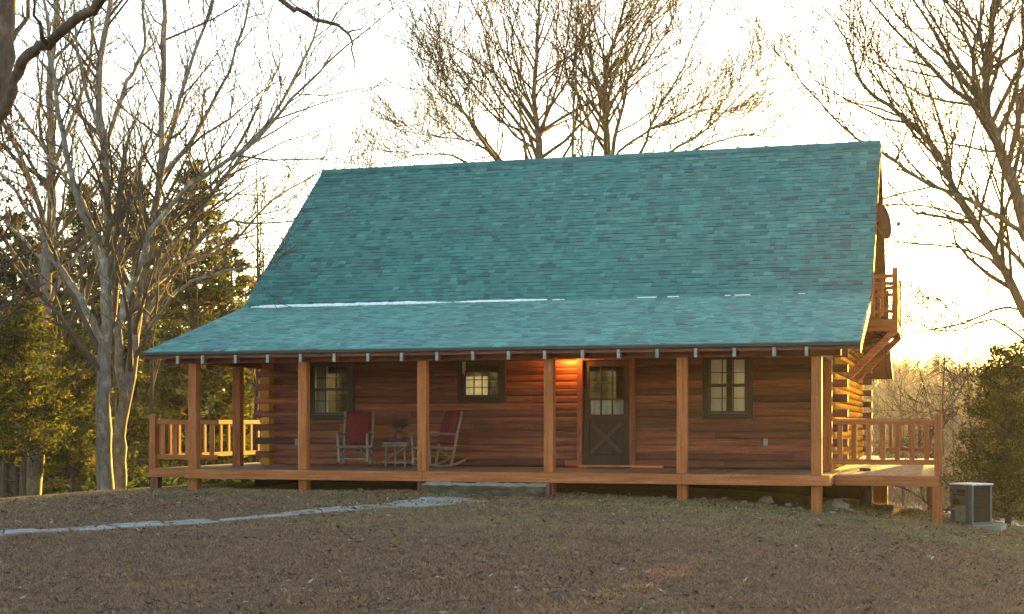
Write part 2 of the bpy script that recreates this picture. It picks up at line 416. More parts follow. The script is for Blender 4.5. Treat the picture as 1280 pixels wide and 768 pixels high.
fwo = fw.build('log_wall', M['log_x'], house)
bw = MB()
for k, z in courses():
    x0, x1 = WX0, WX1
    x1 += .27 if k % 2 else 0
    wall_run(bw, 'x', x0, x1, WY1, 1, z, CH, .036, rnd(.3, .7))
bw.build('log_wall', M['log_x'], house)
for plane, out in ((WX0, -1), (WX1, 1)):
    gw = MB(); z = FL+.01; k = 0
    while z < RG[1]-.3:
        y0, y1 = WY0-.0, WY1
        if z+CH < roof_z(WY0)-.12:
            if k % 2 == 0: y0 -= .25; y1 += .25
        else:
            y0 = max(y0, BK[0]+(z+CH+.14-BK[1])*(RG[0]-BK[0])/(RG[1]-BK[1]) if z+CH+.14 > BK[1] else y0); y1 = 2*RG[0]-y0
        if y1-y0 > .2: wall_run(gw, 'y', y0, y1, plane, out, z, CH, .06, min(1, max(0, random.gauss(.5, .18))))
        z += CH; k += 1
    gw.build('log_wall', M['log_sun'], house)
for b_ in ((WX0+.1, -1.62, 35.6, 35.8), (WX0+.1, WX0+.3, 26.5, 35.59)):  # rear wall stretched past the house corner to block a sun streak
    fo = MB(); fo.box(*b_, -1.8, FL-.18); fo.build('foundation', M['shelter'], house)
flr = MB(); flr.box(WX0+.15, WX1-.15, WY0+.16, WY1-.16, FL-.17, FL-.02); flr.build('floor_panel', M['trim'], house)

# roof deck
rf = MB()
prof = [EV, BK, RG, RBK, REV]; TH = .13
for a, b in zip(prof[:-1], prof[1:]):
    up = [(RX0, a[0], a[1]), (RX1, a[0], a[1]), (RX1, b[0], b[1]), (RX0, b[0], b[1])]
    rf.hexa([(p[0], p[1], p[2]-TH) for p in up]+[(p[0], p[1], p[2]-.012) for p in up], .35)
roof = rf.build('roof', M['log_x'], house)
# shingles: every tab a slab of its own
def shingles(a, b, name, seed, expo=.127, mat='shingle'):
    r = random.Random(seed); sh = MB(); A = Vector((0, *a)); B = Vector((0, *b)); d = (B-A); L = d.length; d.normalize(); nrm = Vector((1, 0, 0)).cross(d)
    if nrm.z < 0: nrm = -nrm
    n_ = round(L/expo); ex = L/n_
    for k in range(n_):
        s0 = k*ex-(.02 if k == 0 else 0); s1 = s0+ex+.02; x = RX0-.015; x1 = RX1+.015
        first = True
        while x < x1-.01:
            w_ = r.choice((.10, .13, .16, .20, .25)); e = min(x1, x+w_)
            lift = r.choice((.010, .010, .017, .019)); js = r.uniform(-.004, .004)
            p0 = A+d*(s0+js)+nrm*lift; p1 = A+d*min(s1, L)+nrm*.004; pb = A+d*(s0+js)+nrm*-.004
            t = min(1, max(0, r.gauss((.41 if lift > .012 else .56), .175)))
            i = len(sh.v)
            for p in (p0, p1, pb): sh.v += [(x, p.y, p.z), (e, p.y, p.z)]
            sh.f += [(i, i+1, i+3, i+2), (i+4, i+5, i+1, i), (i+4, i, i+2), (i+1, i+5, i+3)]; sh.t += [t]*4
            x = e
    return sh.build('shingles', M[mat], roof)
shingles(EV, BK, 'porch', 1, mat='shingle_pale'); shingles(BK, RG, 'main', 2); shingles(RBK, RG, 'rear', 3); shingles(REV, RBK, 'rearporch', 4)
rc = MB(); xx = RX0-.02; r_ = random.Random(8)
while xx < RX1:
    e = min(RX1+.02, xx+.3); t = r_.uniform(.2, .6)
    for sgn in (-1, 1): rc.quad((xx, RG[0], RG[1]+.035), (e, RG[0], RG[1]+.028), (e, RG[0]+sgn*.15, RG[1]-.10), (xx, RG[0]+sgn*.15, RG[1]-.097), t)
    xx = e
rc.build('ridge_cap', M['shingle'], roof)
# fascia, drip edge, rake boards
fa = MB(); fa.box(RX0, RX1, 23.965, 23.998, EV[1]-.075, EV[1]-.023, .3); fa.build('fascia', M['trim'], roof)
de = MB(); de.box(RX0-.01, RX1+.01, 23.94, 23.962, EV[1]-.055, EV[1]-.013); de.build('drip_edge', M['dark'], roof)
fb = MB(); fb.box(RX0, RX1, REV[0]+.002, REV[0]+.035, EV[1]-.145, EV[1]-.023, .3); fb.build('fascia', M['trim'], roof)
for x in (RX0-.032, RX1+.002):
    for a, b in zip(prof[:-1], prof[1:]):
        rk = MB(); rk.hexa([(x, a[0], a[1]-.20), (x+.03, a[0], a[1]-.20), (x+.03, b[0], b[1]-.20), (x, b[0], b[1]-.20), (x, a[0], a[1]-.02), (x+.03, a[0], a[1]-.02), (x+.03, b[0], b[1]-.02), (x, b[0], b[1]-.02)], .55)
        rk.build('rake_board', M['log_y'], roof)
HB = 2.757
# rafters under the porch and their pale cut ends
px_tails = [226, 257, 298, 338, 379, 421, 463, 505, 549, 593.6, 638, 683, 730, 775, 823, 871, 919, 968.6, 1009]
for px in px_tails:
    x = WX(px, 24.1)
    ra = MB(); za, zb = roof_z(24.12), roof_z(27.2); ra.hexa([(x-.03, 24.12, za-.25), (x+.03, 24.12, za-.25), (x+.03, 27.2, zb-.25), (x-.03, 27.2, zb-.25), (x-.03, 24.12, za-.137), (x+.03, 24.12, za-.137), (x+.03, 27.2, zb-.137), (x-.03, 27.2, zb-.137)], .4); ra.build('rafter', M['log_y'], roof)
    tl = MB(); tl.box(x-.027, x+.027, 23.966, 23.996, HB-.02, EV[1]-.078); tl.build('rafter_end', M['dish_pale'], roof, bevel=.006)
# porch posts and header
posts = [(243, 24.38), (380, 24.38), (529, 24.38), (687, 24.38), (853, 24.38), (1021, 24.38)]
hb = MB(); hb.box(RX0+.25, RX1-.3, 24.31, 24.45, HB, HB+.16, .4); hb.build('header_beam', M['log_x'], house, bevel=.008)
for X_ in (WX(243, 24.38), WX(1021, 24.38)):
    sb = MB(); sb.box(X_-.07, X_+.07, 24.46, WY0-.05, HB, HB+.16, .4); sb.build('side_beam', M['log_y'], house, bevel=.008)
for px, y in posts:
    x = WX(px, y); a = MB(); a.box(x-.085, x+.085, y-.085, y+.085, FL+.002, HB-.002, rnd(.5, .66)); a.build('porch_post', M['ced_z'], house, bevel=.01)
for px, Y_ in ((297.5, 26.2), (1034, 26.35)):
    x = WX(px, Y_); a = MB(); a.box(x-.085, x+.085, Y_-.085, Y_+.085, FL+.002, HB-.002, .38); a.build('porch_post', M['ced_z'], house, bevel=.01)
# porch floor
dk = MB(); x = WX(238, 24.3)-.06; xe = WX(1038, 24.3); PX0, PX1 = x, xe
while x < xe:
    e = min(xe, x+.14); dk.box(x, e-.006, 24.27, WY0-.04, FL-.035, FL, rnd(.3, .65)); x = e
dk.build('porch_floor', M['floor'], house)
rm = MB(); x = PX0
for e in (WX(529, 24.25), WX(853, 24.25), PX1): rm.box(x, e-.003, 24.20, 24.262, FL-.175, FL-.003, rnd(.5, .62)); x = e
rm.build('rim_joist', M['ced_x'], house, bevel=.006)
for xa in (PX0, PX1-.05): rj = MB(); rj.box(xa, xa+.05, 24.265, 26.8, FL-.175, FL-.04, .55); rj.build('rim_joist', M['ced_y'], house)
for px, y in posts:
    if px == 529: continue
    x = WX(px, y); a = MB(); a.box(x-.085, x+.085, y-.06, y+.11, gz(x, y)-.4, FL-.18, .42 if px != 1021 else .5); a.build('deck_pier', M['ced_z'], house, bevel=.008)
# joists seen under the porch
for y in (25.2, 26.0):
    a = MB(); a.box(PX0+.1, PX1-.1, y, y+.06, FL-.2, FL-.05, .3); a.build('joist', M['ced_x'], house)

# side decks with railings
def railing(name, a, b, z0, top, n_, end_posts=(), label=None, bal_w=.085, axis_='x'):
    """a, b: (x, y) ends; parts: rails as the part, balusters and newels as sub-parts"""
    r = MB(); A = Vector((*a, 0)); B = Vector((*b, 0)); d = (B-A).normalized(); up = Vector((0, 0, 1))
    r.bar(A+up*(top-.045), B+up*(top-.045), .075, .09, .5)
    r.bar(A+up*(z0+.2), B+up*(z0+.2), .05, .09, .45)
    ax = 'ced_x' if abs(d.x) > abs(d.y) else 'ced_y'
    ro = r.build(name, M[ax], house, bevel=.006)
    for k in range(n_):
        p = A+(B-A)*((k+.5)/n_); q = MB(); q.bar(p+up*(z0+.13)+d.cross(up)*.045, p+up*(top-.04)+d.cross(up)*.045, .04 if ax == 'ced_x' else bal_w, bal_w if ax == 'ced_x' else .04, rnd(.38, .6), up=(0, 1, 0) if ax == 'ced_x' else (0, 1, 0))
        if ax == 'ced_x':
            q = MB(); c = p+d.cross(up)*.0; q.box(c.x-bal_w/2, c.x+bal_w/2, c.y-.02, c.y+.02, z0+.246, top-.091, rnd(.38, .6))
        else:
            q = MB(); c = p; q.box(c.x-.02, c.x+.02, c.y-bal_w/2, c.y+bal_w/2, z0+.246, top-.091, rnd(.38, .6))
        q.build('baluster', M['ced_z'], ro, bevel=.004)
    for p, zb in end_posts:
        q = MB(); q.box(p[0]-.065, p[0]+.065, p[1]-.065, p[1]+.065, zb, top+.07, .45)
        q.hexa([(p[0]-.075, p[1]-.075, top+.072), (p[0]+.075, p[1]-.075, top+.072), (p[0]+.075, p[1]+.075, top+.072), (p[0]-.075, p[1]+.075, top+.072), (p[0]-.03, p[1]-.03, top+.11), (p[0]+.03, p[1]-.03, top+.11), (p[0]+.03, p[1]+.03, top+.11), (p[0]-.03, p[1]+.03, top+.11)], .5)
        q.build('newel_post', M['ced_z'], ro, bevel=.006)
    return ro
RT = FL+.92
# right deck
DR0, DR1, DY0, DY1 = PX1+.02, WX(1171, 25.2), 25.15, 37.3
d2 = MB(); x = DR0
while x < DR1:
    e = min(DR1, x+.14); d2.box(x, e-.006, DY0+.04, DY1, FL-.06, FL-.025, rnd(.4, .7)); x = e
d2.box(WX1-.04, DR0-.006, WY0+.02, DY1, FL-.061, FL-.026, .5)
d2.build('side_deck', M['deckx'], house)
a = MB(); a.box(DR0, DR1+.03, DY0-.02, DY0+.035, FL-.20, FL-.028, .5); a.build('rim_joist', M['ced_x'], house, bevel=.006)
a = MB(); a.box(DR1-.03, DR1+.028, DY0+.04, DY1, FL-.20, FL-.065, .45); a.build('rim_joist', M['ced_y'], house)
NP = (WX(1173, DY0+.05), DY0+.05)
railing('deck_railing', (WX(1041, DY0+.05), DY0+.05), (NP[0]-.07, DY0+.05), FL, RT, 7, [(NP, FL-.02)])
railing('deck_railing', (DR1-.02, DY0+.15), (DR1-.02, DY1-.1), FL, RT, 30, [((DR1-.02, DY1-.02), FL-.02)])
railing('deck_railing', (WX1+.35, DY1-.02), (DR1-.1, DY1-.02), FL, RT, 6)
for (x, y) in ((NP[0]-.01, DY0+.11), (DR1-.12, 31.2), (DR1-.12, DY1-.1)):
    a = MB(); a.box(x-.09, x+.09, y-.075, y+.09, gz(x, y)-.4, FL-.21, .42); a.build('deck_pier', M['ced_z'], house, bevel=.008)
a = MB(); a.box(-1.62, -1.28, 36.9, 37.15, gz(-1.45, 37)-.4, FL-.21, .4); a.build('deck_pier', M['ced_z'], house, bevel=.008)  # extra broad pier, added to block a sun streak under the deck
# round log pier under the right deck
pxl = P3(1082, 620, 27.6); lp = MB()
ppts = [Vector((pxl.x+rnd(-.015, .015), 27.6, gz(pxl.x, 27.6)-.3+k*.2)) for k in range(6)]+[Vector((pxl.x, 27.6, FL-.07))]
lp.tube(ppts, [.13, .12, .115, .11, .11, .105, .11], 12, .5, True); lp.build('log_pier', M['bark'], house, True)
# left deck
LD0, LD1, LY0, LY1 = WX(190, 25.15), PX0-.02, 25.1, 37.3
d3 = MB(); x = LD0
while x < WX0-.12:
    e = min(WX0-.1, x+.14); d3.box(x, e-.006, LY0+.04 if x < LD1-.1 else WY0+.05, LY1, FL-.06, FL-.025, rnd(.4, .7)); x = e
d3.build('side_deck', M['deckx'], house)
a = MB(); a.box(LD0-.03, LD1, LY0-.02, LY0+.035, FL-.19, FL-.028, .45); a.build('rim_joist', M['ced_x'], house, bevel=.006)
a = MB(); a.box(LD0-.03, LD0+.028, LY0+.04, LY1, FL-.19, FL-.065, .45); a.build('rim_joist', M['ced_y'], house)
railing('deck_railing', (LD0+.12, LY0+.05), (LD1+.2, LY0+.05), FL, RT, 5, [((LD0+.04, LY0+.05), FL-.02)])
railing('deck_railing', (LD0+.04, LY0+.15), (LD0+.04, LY1-.1), FL, RT, 34, [((LD0+.04, 31.2), FL-.02), ((LD0+.04, LY1-.02), FL-.02)])
for (x, y) in ((LD0+.06, LY0+.1), (LD0+.1, 31.2), (LD0+.1, LY1-.1)):
    a = MB(); a.box(x-.08, x+.08, y-.075, y+.08, gz(x, y)-.4, FL-.2, .3); a.build('deck_pier', M['log_z'], house, bevel=.008)
# rear posts carrying the rear porch roof
for x in (-13.0, -10.4, -7.7, -4.9, -2.1):
    a = MB(); a.box(x-.085, x+.085, 39.75, 39.92, gz(x, 39.8)-.3, HB+.05, .4); a.build('porch_post', M['ced_z'], house)
a = MB(); a.box(WX0-.3, WX1+.3, WY1+.1, 39.95, FL-.2, FL-.02, .4); a.build('porch_floor', M['floor'], house)
a = MB(); a.box(RX0+1.2, RX1-.3, 39.77, 39.9, HB+.052, HB+.15, .4); a.build('header_beam', M['log_x'], house)

# windows
def window(o, cols, rows, split, pane_light_curtain=None, cmat='pane_light_curtain', fw_=.11):
    x0, x1, z0, z1 = o; y = WY0-.055
    f = MB()
    f.box(x0-fw_, x0, y-.02, y+.20, z0-fw_, z1+fw_, .5); f.box(x1, x1+fw_, y-.02, y+.20, z0-fw_, z1+fw_, .5)
    f.box(x0, x1, y-.016, y+.20, z1, z1+fw_, .5); f.box(x0+.001, x1-.001, y-.016, y+.20, z0-fw_, z0-.062, .5); f.box(x0-.02, x1+.02, y-.05, y+.20, z0-.06, z0, .5)
    root = f.build('window', M['trim'], house, bevel=.006)
    s_ = MB(); b = .045
    s_.box(x0+.001, x0+b, y+.02, y+.06, z0+.002, z1-.002); s_.box(x1-b, x1-.001, y+.02, y+.06, z0+.002, z1-.002)
    s_.box(x0+b, x1-b, y+.022, y+.058, z0+.002, z0+b); s_.box(x0+b, x1-b, y+.022, y+.058, z1-b, z1-.002)
    if split: zm = (z0+z1)/2; s_.box(x0+b, x1-b, y+.018, y+.062, zm-.03, zm+.03)
    s_.build('sash', M['sash'], root)
    mu = MB()
    for k in range(1, cols): xm = x0+b+(x1-x0-2*b)*k/cols; mu.box(xm-.009, xm+.009, y+.03, y+.052, z0+b, z1-b)
    for k in range(1, rows):
        if split and k*2 == rows: continue
        zm = z0+b+(z1-z0-2*b)*k/rows; mu.box(x0+b, x1-b, y+.031, y+.051, zm-.008, zm+.008)
    mu.build('muntin', M['sash'], root)
    p = MB(); p.box(x0+.02, x1-.02, y+.0405, y+.0435, z0+.02, z1-.02); p.build('pane', M['glass'], root)
    if pane_light_curtain:
        for (u0, u1, v0, v1) in pane_light_curtain:
            c = MB(); n_ = max(4, int((u1-u0)*26)); xs = [x0+(x1-x0)*(u0+(u1-u0)*k/n_) for k in range(n_+1)]
            ys = [y+.16+.02*math.sin(k*1.7)+rnd(-.004, .004) for k in range(n_+1)]
            za, zb = z0+(z1-z0)*v0, z0+(z1-z0)*v1
            for k in range(n_): c.quad((xs[k], ys[k], za), (xs[k+1], ys[k+1], za), (xs[k+1], ys[k+1], zb), (xs[k], ys[k], zb))
            c.build('pane_light_curtain', M[cmat], root, True)
    return root
window(win['left'], 3, 4, True, [(0, .36, 0, 1)])  # pale strip at the left stands in for a reflection in the pane
window(win['small'], 4, 4, False, [(0, .6, .03, .6)], 'glowblind')
window(win['right'], 3, 4, True, [(0, .44, 0, 1), (.60, 1, 0, .98)], 'faint_glow')
# door
x0, x1, z0, z1 = win['door']; z0 = FL+.05; y = WY0-.03
f = MB(); f.box(x0-.11, x0+.005, y-.05, y+.15, FL+.002, z1+.11, .75); f.box(x1-.005, x1+.11, y-.05, y+.15, FL+.002, z1+.11, .75); f.box(x0+.005, x1-.005, y-.046, y+.15, z1-.02, z1+.11, .75)
df = f.build('door_frame', M['log_z'], house, bevel=.006)
zg0, zg1 = FL+1.0, z1-.14
d = MB(); s = .13
d.box(x0+.01, x0+s, y, y+.05, z0, z1-.03); d.box(x1-s, x1-.01, y, y+.05, z0, z1-.03)
d.box(x0+s, x1-s, y+.002, y+.048, z0, z0+.2); d.box(x0+s, x1-s, y+.002, y+.048, zg0-.12, zg0); d.box(x0+s, x1-s, y+.002, y+.048, zg1, z1-.03)
d.box(x0+s, x1-s, y+.025, y+.04, z0+.2, zg0-.12)
door = d.build('door', M['door'], house, bevel=.004)
xb = MB(); xa, xc = x0+s+.03, x1-s-.03; za, zc = z0+.23, zg0-.15
xb.bar((xa, y+.013, za), (xc, y+.013, zc), .02, .075, .6, up=(0, 0, 1)); xb.bar((xa, y+.011, zc), (xc, y+.011, za), .02, .075, .6)
xb.build('cross_brace', M['doorx'], door)
g = MB(); g.box(x0+s-.01, x1-s+.01, y+.022, y+.026, zg0-.01, zg1+.01); g.build('pane', M['glass'], door)
mu = MB()
for k in (1, 2):
    xm = x0+s+(x1-x0-2*s)*k/3; mu.box(xm-.013, xm+.013, y+.01, y+.04, zg0, zg1); zm = zg0+(zg1-zg0)*k/3; mu.box(x0+s, x1-s, y+.012, y+.038, zm-.012, zm+.012)
mu.build('muntin', M['door'], door)
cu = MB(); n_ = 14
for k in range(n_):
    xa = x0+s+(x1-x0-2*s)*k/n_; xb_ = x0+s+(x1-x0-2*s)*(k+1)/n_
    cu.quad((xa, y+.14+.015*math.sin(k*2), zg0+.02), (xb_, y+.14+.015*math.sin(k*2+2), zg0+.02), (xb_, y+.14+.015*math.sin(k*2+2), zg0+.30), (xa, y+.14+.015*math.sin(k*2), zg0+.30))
cu.build('pane_light_curtain', M['white'], door)  # pale half-height sheet standing in for a reflection in the door panes
h = MB(); hx = x1-.075; h.tube([Vector((hx, y-.002, z0+.96)), Vector((hx, y-.06, z0+.97)), Vector((hx, y-.06, z0+1.12)), Vector((hx, y-.002, z0+1.13))], [.012]*4, 8); h.box(hx-.025, hx+.025, y-.012, y-.001, z0+.92, z0+1.2); h.build('handle', M['dark'], door)
ts = MB(); ts.box(x0-.06, x1+.65, y-.11, y+.02, FL+.003, FL+.047, .95); ts.build('threshold', M['ced_x'], house, bevel=.005)
# outlet covers
for px, py in ((957, 553), (371, 553)):
    p = P3(px, py, WY0-.04); a = MB(); a.box(p.x-.04, p.x+.04, WY0-.056, WY0-.03, p.z-.065, p.z+.065); a.box(p.x-.03, p.x+.03, WY0-.075, WY0-.0565, p.z-.05, p.z-.005); a.box(p.x-.03, p.x+.03, WY0-.075, WY0-.0565, p.z+.005, p.z+.05); a.build('outlet_cover', M['dish_pale'], house, bevel=.006)

# balcony on the right gable
BY0, BY1, BX1, BZ = 30.8, 33.5, WX(1121, 30.8), 3.62
b = MB(); y = BY0
while y < BY1: b.box(WX1-.0, BX1, y, min(BY1, y+.135), BZ+.11, BZ+.15, rnd(.4, .6)); y += .14
bal = b.build('balcony', M['ced_x'], house)
a = MB(); a.box(WX1+.06, BX1+.02, BY0-.06, BY0-.003, BZ-.09, BZ+.145, .5); a.box(WX1+.06, BX1+.02, BY1+.003, BY1+.06, BZ-.09, BZ+.145, .5); a.box(BX1-.035, BX1+.018, BY0, BY1, BZ-.085, BZ+.10, .5); a.build('rim_joist', M['ced_x'], bal, bevel=.006)
ZR = 4.70
for y in (BY0, BY1):
    for zz, hh in ((ZR-.04, .08), (BZ+.32, .07), (ZR-.19, .07)):
        a = MB(); a.bar((WX1+.05, y, zz), (BX1-.08, y, zz), .05, hh, .5); a.build('rail', M['ced_x'], bal)
    for k in range(4):
        x = WX1+.2+k*(BX1-WX1-.3)/4; a = MB(); a.box(x-.035, x+.035, y-.05, y-.028, BZ+.22, ZR-.1, rnd(.4, .6)); a.build('baluster', M['ced_z'], bal)
    a = MB(); a.box(BX1-.09, BX1+.02, y-.055, y+.055, BZ+.155, ZR+.13, .5); a.build('newel_post', M['ced_z'], bal, bevel=.006)
    a = MB(); a.bar((WX1+.06, y-.0, 2.60), (BX1-.02, y, BZ-.06), .09, .14, .6); a.build('brace', M['ced_x'], bal, bevel=.006)
for zz in (ZR-.04, BZ+.32):
    a = MB(); a.bar((BX1-.04, BY0+.06, zz), (BX1-.04, BY1-.06, zz), .06, .08, .5); a.build('rail', M['ced_y'], bal)
for k in range(9):
    y = BY0+.25+k*(BY1-BY0-.5)/8; a = MB(); a.box(BX1-.02, BX1, y-.04, y+.04, BZ+.22, ZR-.09, rnd(.4, .6)); a.build('baluster', M['ced_z'], bal)

# satellite dish
p = P3(1104, 279, 31.2)
dish = empty('satellite_dish', (WX1+.06, 31.2, p.z-.1), 'small grey satellite dish on the gable edge above the balcony', 'satellite dish')
a = MB(); c = Vector((RX1+.02, 31.15, p.z)); ax = Vector((.88, .42, .22)).normalized(); u = ax.cross(Vector((0, 0, 1))).normalized(); v = u.cross(ax)
rings = []
for k in range(6):
    r = .37*k/5; rings.append([c+(u*math.cos(q*math.pi/12)*r*.9+v*math.sin(q*math.pi/12)*r)+ax*(.12*(k/5)**2) for q in range(24)])
i0 = 0
for th in (0, -.012):
    for rg in rings: a.v += [tuple(q+ax*th) for q in rg]
for base in (0, 144):
    for k in range(5):
        for q in range(24): a.f.append((base+k*24+q, base+k*24+(q+1) % 24, base+(k+1)*24+(q+1) % 24, base+(k+1)*24+q)); a.t.append(.5)
for q in range(24): a.f.append((120+q, 120+(q+1) % 24, 264+(q+1) % 24, 264+q)); a.t.append(.5)
a.build('reflector', M['dish'], dish, True)
a = MB(); a.tube([Vector((WX1+.05, 31.2, p.z-.15)), Vector((WX1+.3, 31.18, p.z-.12)), c], [.025, .025, .03], 8); a.build('mount_arm', M['dark'], dish)
a = MB(); a.tube([c-v*.34+ax*.1, c+ax*.42-v*.12], [.012, .012], 6); e = c+ax*.42-v*.12; a.box(e.x-.04, e.x+.04, e.y-.04, e.y+.04, e.z-.03, e.z+.05); a.build('feed_horn', M['dark'], dish)

# snow along the roof break
sn = MB(); r = random.Random(12)
def snow_run(xa, xb, wmax, hmax, gap=0):
    x = xa
    while x < xb:
        e = x+r.uniform(.07, .16); 
        if gap and float(vnoise(x*1.6, .3, 61))*.6+r.random()*.4 < gap*.9: x = e; continue
        f = min(1, (x-xa)/.4, (xb-x)/1.0+.15); wl = wmax*f*r.uniform(.6, 1.1); wu = wl*r.uniform(.35, .6); hh = hmax*f*r.uniform(.8, 1.15)
        yb, zb = BK; s1 = (BK[1]-EV[1])/(BK[0]-EV[0])
        for (x_, e_) in ((x, e),):
            p = [(x_, yb-wl, zb-wl*s1+.014), (x_, yb-wl*.6, zb-wl*.6*s1+.02+hh*.7), (x_, yb, zb+.02+hh), (x_, yb+wu, zb+wu+.016)]
            sn.prism(p, (e_-x_+.01, 0, 0))
        x = e
snow_run(WX(308, BK[0]), WX(560, BK[0]), .105, .034); snow_run(WX(560, BK[0]), WX(705, BK[0]), .07, .024, .15); snow_run(WX(705, BK[0]), WX(1020, BK[0]), .03, .010, .68)
so_ = sn.build('snow', M['snow'], None, True); tag(so_, 'thin line of white snow lying along the bend of the teal roof', 'snow', kind='stuff')

# porch lamp
p = P3(712, 446, WY0-.15); lamp = empty('porch_lamp', (p.x, WY0-.04, p.z), 'small glowing amber porch lamp on the log wall beside the door', 'lamp')
a = MB(); a.box(p.x-.05, p.x+.05, WY0-.06, WY0-.03, p.z-.02, p.z+.16); a.bar((p.x, WY0-.06, p.z+.12), (p.x, WY0-.16, p.z+.12), .025, .025); a.box(p.x-.09, p.x+.09, WY0-.24, WY0-.07, p.z+.10, p.z+.125); a.build('bracket', M['dark'], lamp)
a = MB(); a.tube([Vector((p.x, WY0-.15, p.z-.03)), Vector((p.x, WY0-.15, p.z)), Vector((p.x, WY0-.15, p.z+.05)), Vector((p.x, WY0-.15, p.z+.09))], [.018, .04, .035, .015], 12, cap=True); a.build('bulb', M['bulb'], lamp, True)
pl = bpy.data.lights.new('porch_lamp_light', 'POINT'); pl.energy = 5; pl.color = (1, .33, .03); pl.shadow_soft_size = .04
plo = bpy.data.objects.new('porch_lamp_light', pl); col.objects.link(plo); plo.location = (p.x, WY0-.23, p.z-.01)

# wind chime left of the small window
p = P3(580, 446, 25.9); ch = empty('wind_chime', (p.x, 25.9, p.z), 'thin hanging wind chime in front of the small window', 'wind chime')
a = MB(); a.tube([Vector((p.x, 25.9, roof_z(25.9)-.12)), Vector((p.x, 25.9, p.z-.08))], [.004]*2, 5); a.build('cord', M['white'], ch)
a = MB(); a.tube([Vector((p.x, 25.9, p.z-.08)), Vector((p.x, 25.9, p.z-.1))], [.03, .03], 10, cap=True); a.build('disc', M['twig'], ch)
for k in range(4):
    q = MB(); ang = k*math.pi/2+.4; qx = p.x+.022*math.cos(ang); qy = 25.9+.022*math.sin(ang); q.tube([Vector((qx, qy, p.z-.1)), Vector((qx, qy, p.z-.26-.03*k))], [.005]*2, 6, cap=True); q.build('chime_tube', M['white'], ch)

# doormat
p0, p1 = WX(704, 26.5), WX(762, 26.5); xa, xb = WX(735, 26.7), WX(785, 26.7); a = MB(); a.box(xa, xb, 26.5, 26.98, FL+.004, FL+.022, .5); a.box(xa+.05, xb-.05, 26.55, 26.93, FL+.0222, FL+.028, .5); tag(a.build('doormat', M['mat'], None, bevel=.004, origin=Vector((xa, 26.5, FL))), 'dark coir doormat on the porch boards before the door', 'doormat')

# timber step in front of the rim
xa, xb = WX(527, 23.95), WX(691, 23.95); st = empty('porch_step', (xa, 23.9, gz(xa, 23.9)), 'rough weathered timber step below the porch edge at the path end', 'step')
a = MB(); nX, prof_n = 70, 12
for k in range(nX+1):
    x = xa+.05+(xb-xa-.12)*k/nX
    for q in range(prof_n):
        an = 2*math.pi*q/prof_n; sx_ = max(-1, min(1, 1.35*math.cos(an))); sz_ = max(-1, min(1, 1.35*math.sin(an)))
        n_ = mnoise.noise(Vector((x*2.2, an*1.3, 3)))*.05+mnoise.noise(Vector((x*9, an*4, 8)))*.03
        zb = gz(x, 23.95)-.06; zt = FL-.185
        a.v.append((x, 23.97+sx_*(.19+n_), (zb+zt)/2+sz_*((zt-zb)/2+n_*.8)))
for k in range(nX):
    for q in range(prof_n): q2 = (q+1) % prof_n; a.f.append((k*prof_n+q, k*prof_n+q2, (k+1)*prof_n+q2, (k+1)*prof_n+q)); a.t.append(rnd(.3, .7))
a.f += [tuple(range(prof_n)), tuple(nX*prof_n+q for q in reversed(range(prof_n)))]; a.t += [.5, .5]
a.build('timber', M['steplog'], st)
for x in (xa, xb-.06):
    a = MB(); a.box(x, x+.055, 23.74, 23.80, gz(x, 23.7)-.1, FL-.18, .3); a.build('stake', M['log_z'], st)

# ------------------------------------------------------------------ twig furniture
def wob(a, b, n_=5, w_=.008):
    a = Vector(a); b = Vector(b); return [a.lerp(b, k/(n_-1))+Vector((rnd(-w_, w_), rnd(-w_, w_), rnd(-w_, w_)))*(0 < k < n_-1) for k in range(n_)]
def stick(name, a, b, r, root, n_=5, m='twig'):
    q = MB(); q.tube(wob(a, b, n_), [r*rnd(.9, 1.1) for _ in range(n_)], 8, rnd(.35, .65), True); return q.build(name, M[m], root, True)
def cushion(q, w_, d_, h_, M4, t=.5, nx_=8, nz_=8):
    """pillow-like slab in local plane, transformed by M4"""
    i = len(q.v)
    for side in (1, -1):
        for a in range(nx_+1):
            for b in range(nz_+1):
                u, v = a/nx_*2-1, b/nz_*2-1; e = (1-abs(u)**4)*(1-abs(v)**4); ch_ = .012*math.cos(u*math.pi*2.0)
                p = M4 @ Vector((u*w_/2*(1-.04*v*v), v*d_/2*(1-.04*u*u), side*(h_/2*(.25+.75*e)+ch_*e)))
                q.v.append(tuple(p))
    N = (nx_+1)*(nz_+1)
    for a in range(nx_):
        for b in range(nz_):
            p0 = i+a*(nz_+1)+b; q.f.append((p0, p0+nz_+1, p0+nz_+2, p0+1)); q.f.append((N+p0+1, N+p0+nz_+2, N+p0+nz_+1, N+p0)); q.t += [t, t]
    edge = [a*(nz_+1) for a in range(nx_+1)]+[nx_*(nz_+1)+b for b in range(1, nz_+1)]+[a*(nz_+1)+nz_ for a in range(nx_-1, -1, -1)]+[b for b in range(nz_-1, 0, -1)]
    for k in range(len(edge)):
        a, b = edge[k], edge[(k+1) % len(edge)]; q.f.append((i+b, i+a, i+N+a, i+N+b)); q.t.append(t)
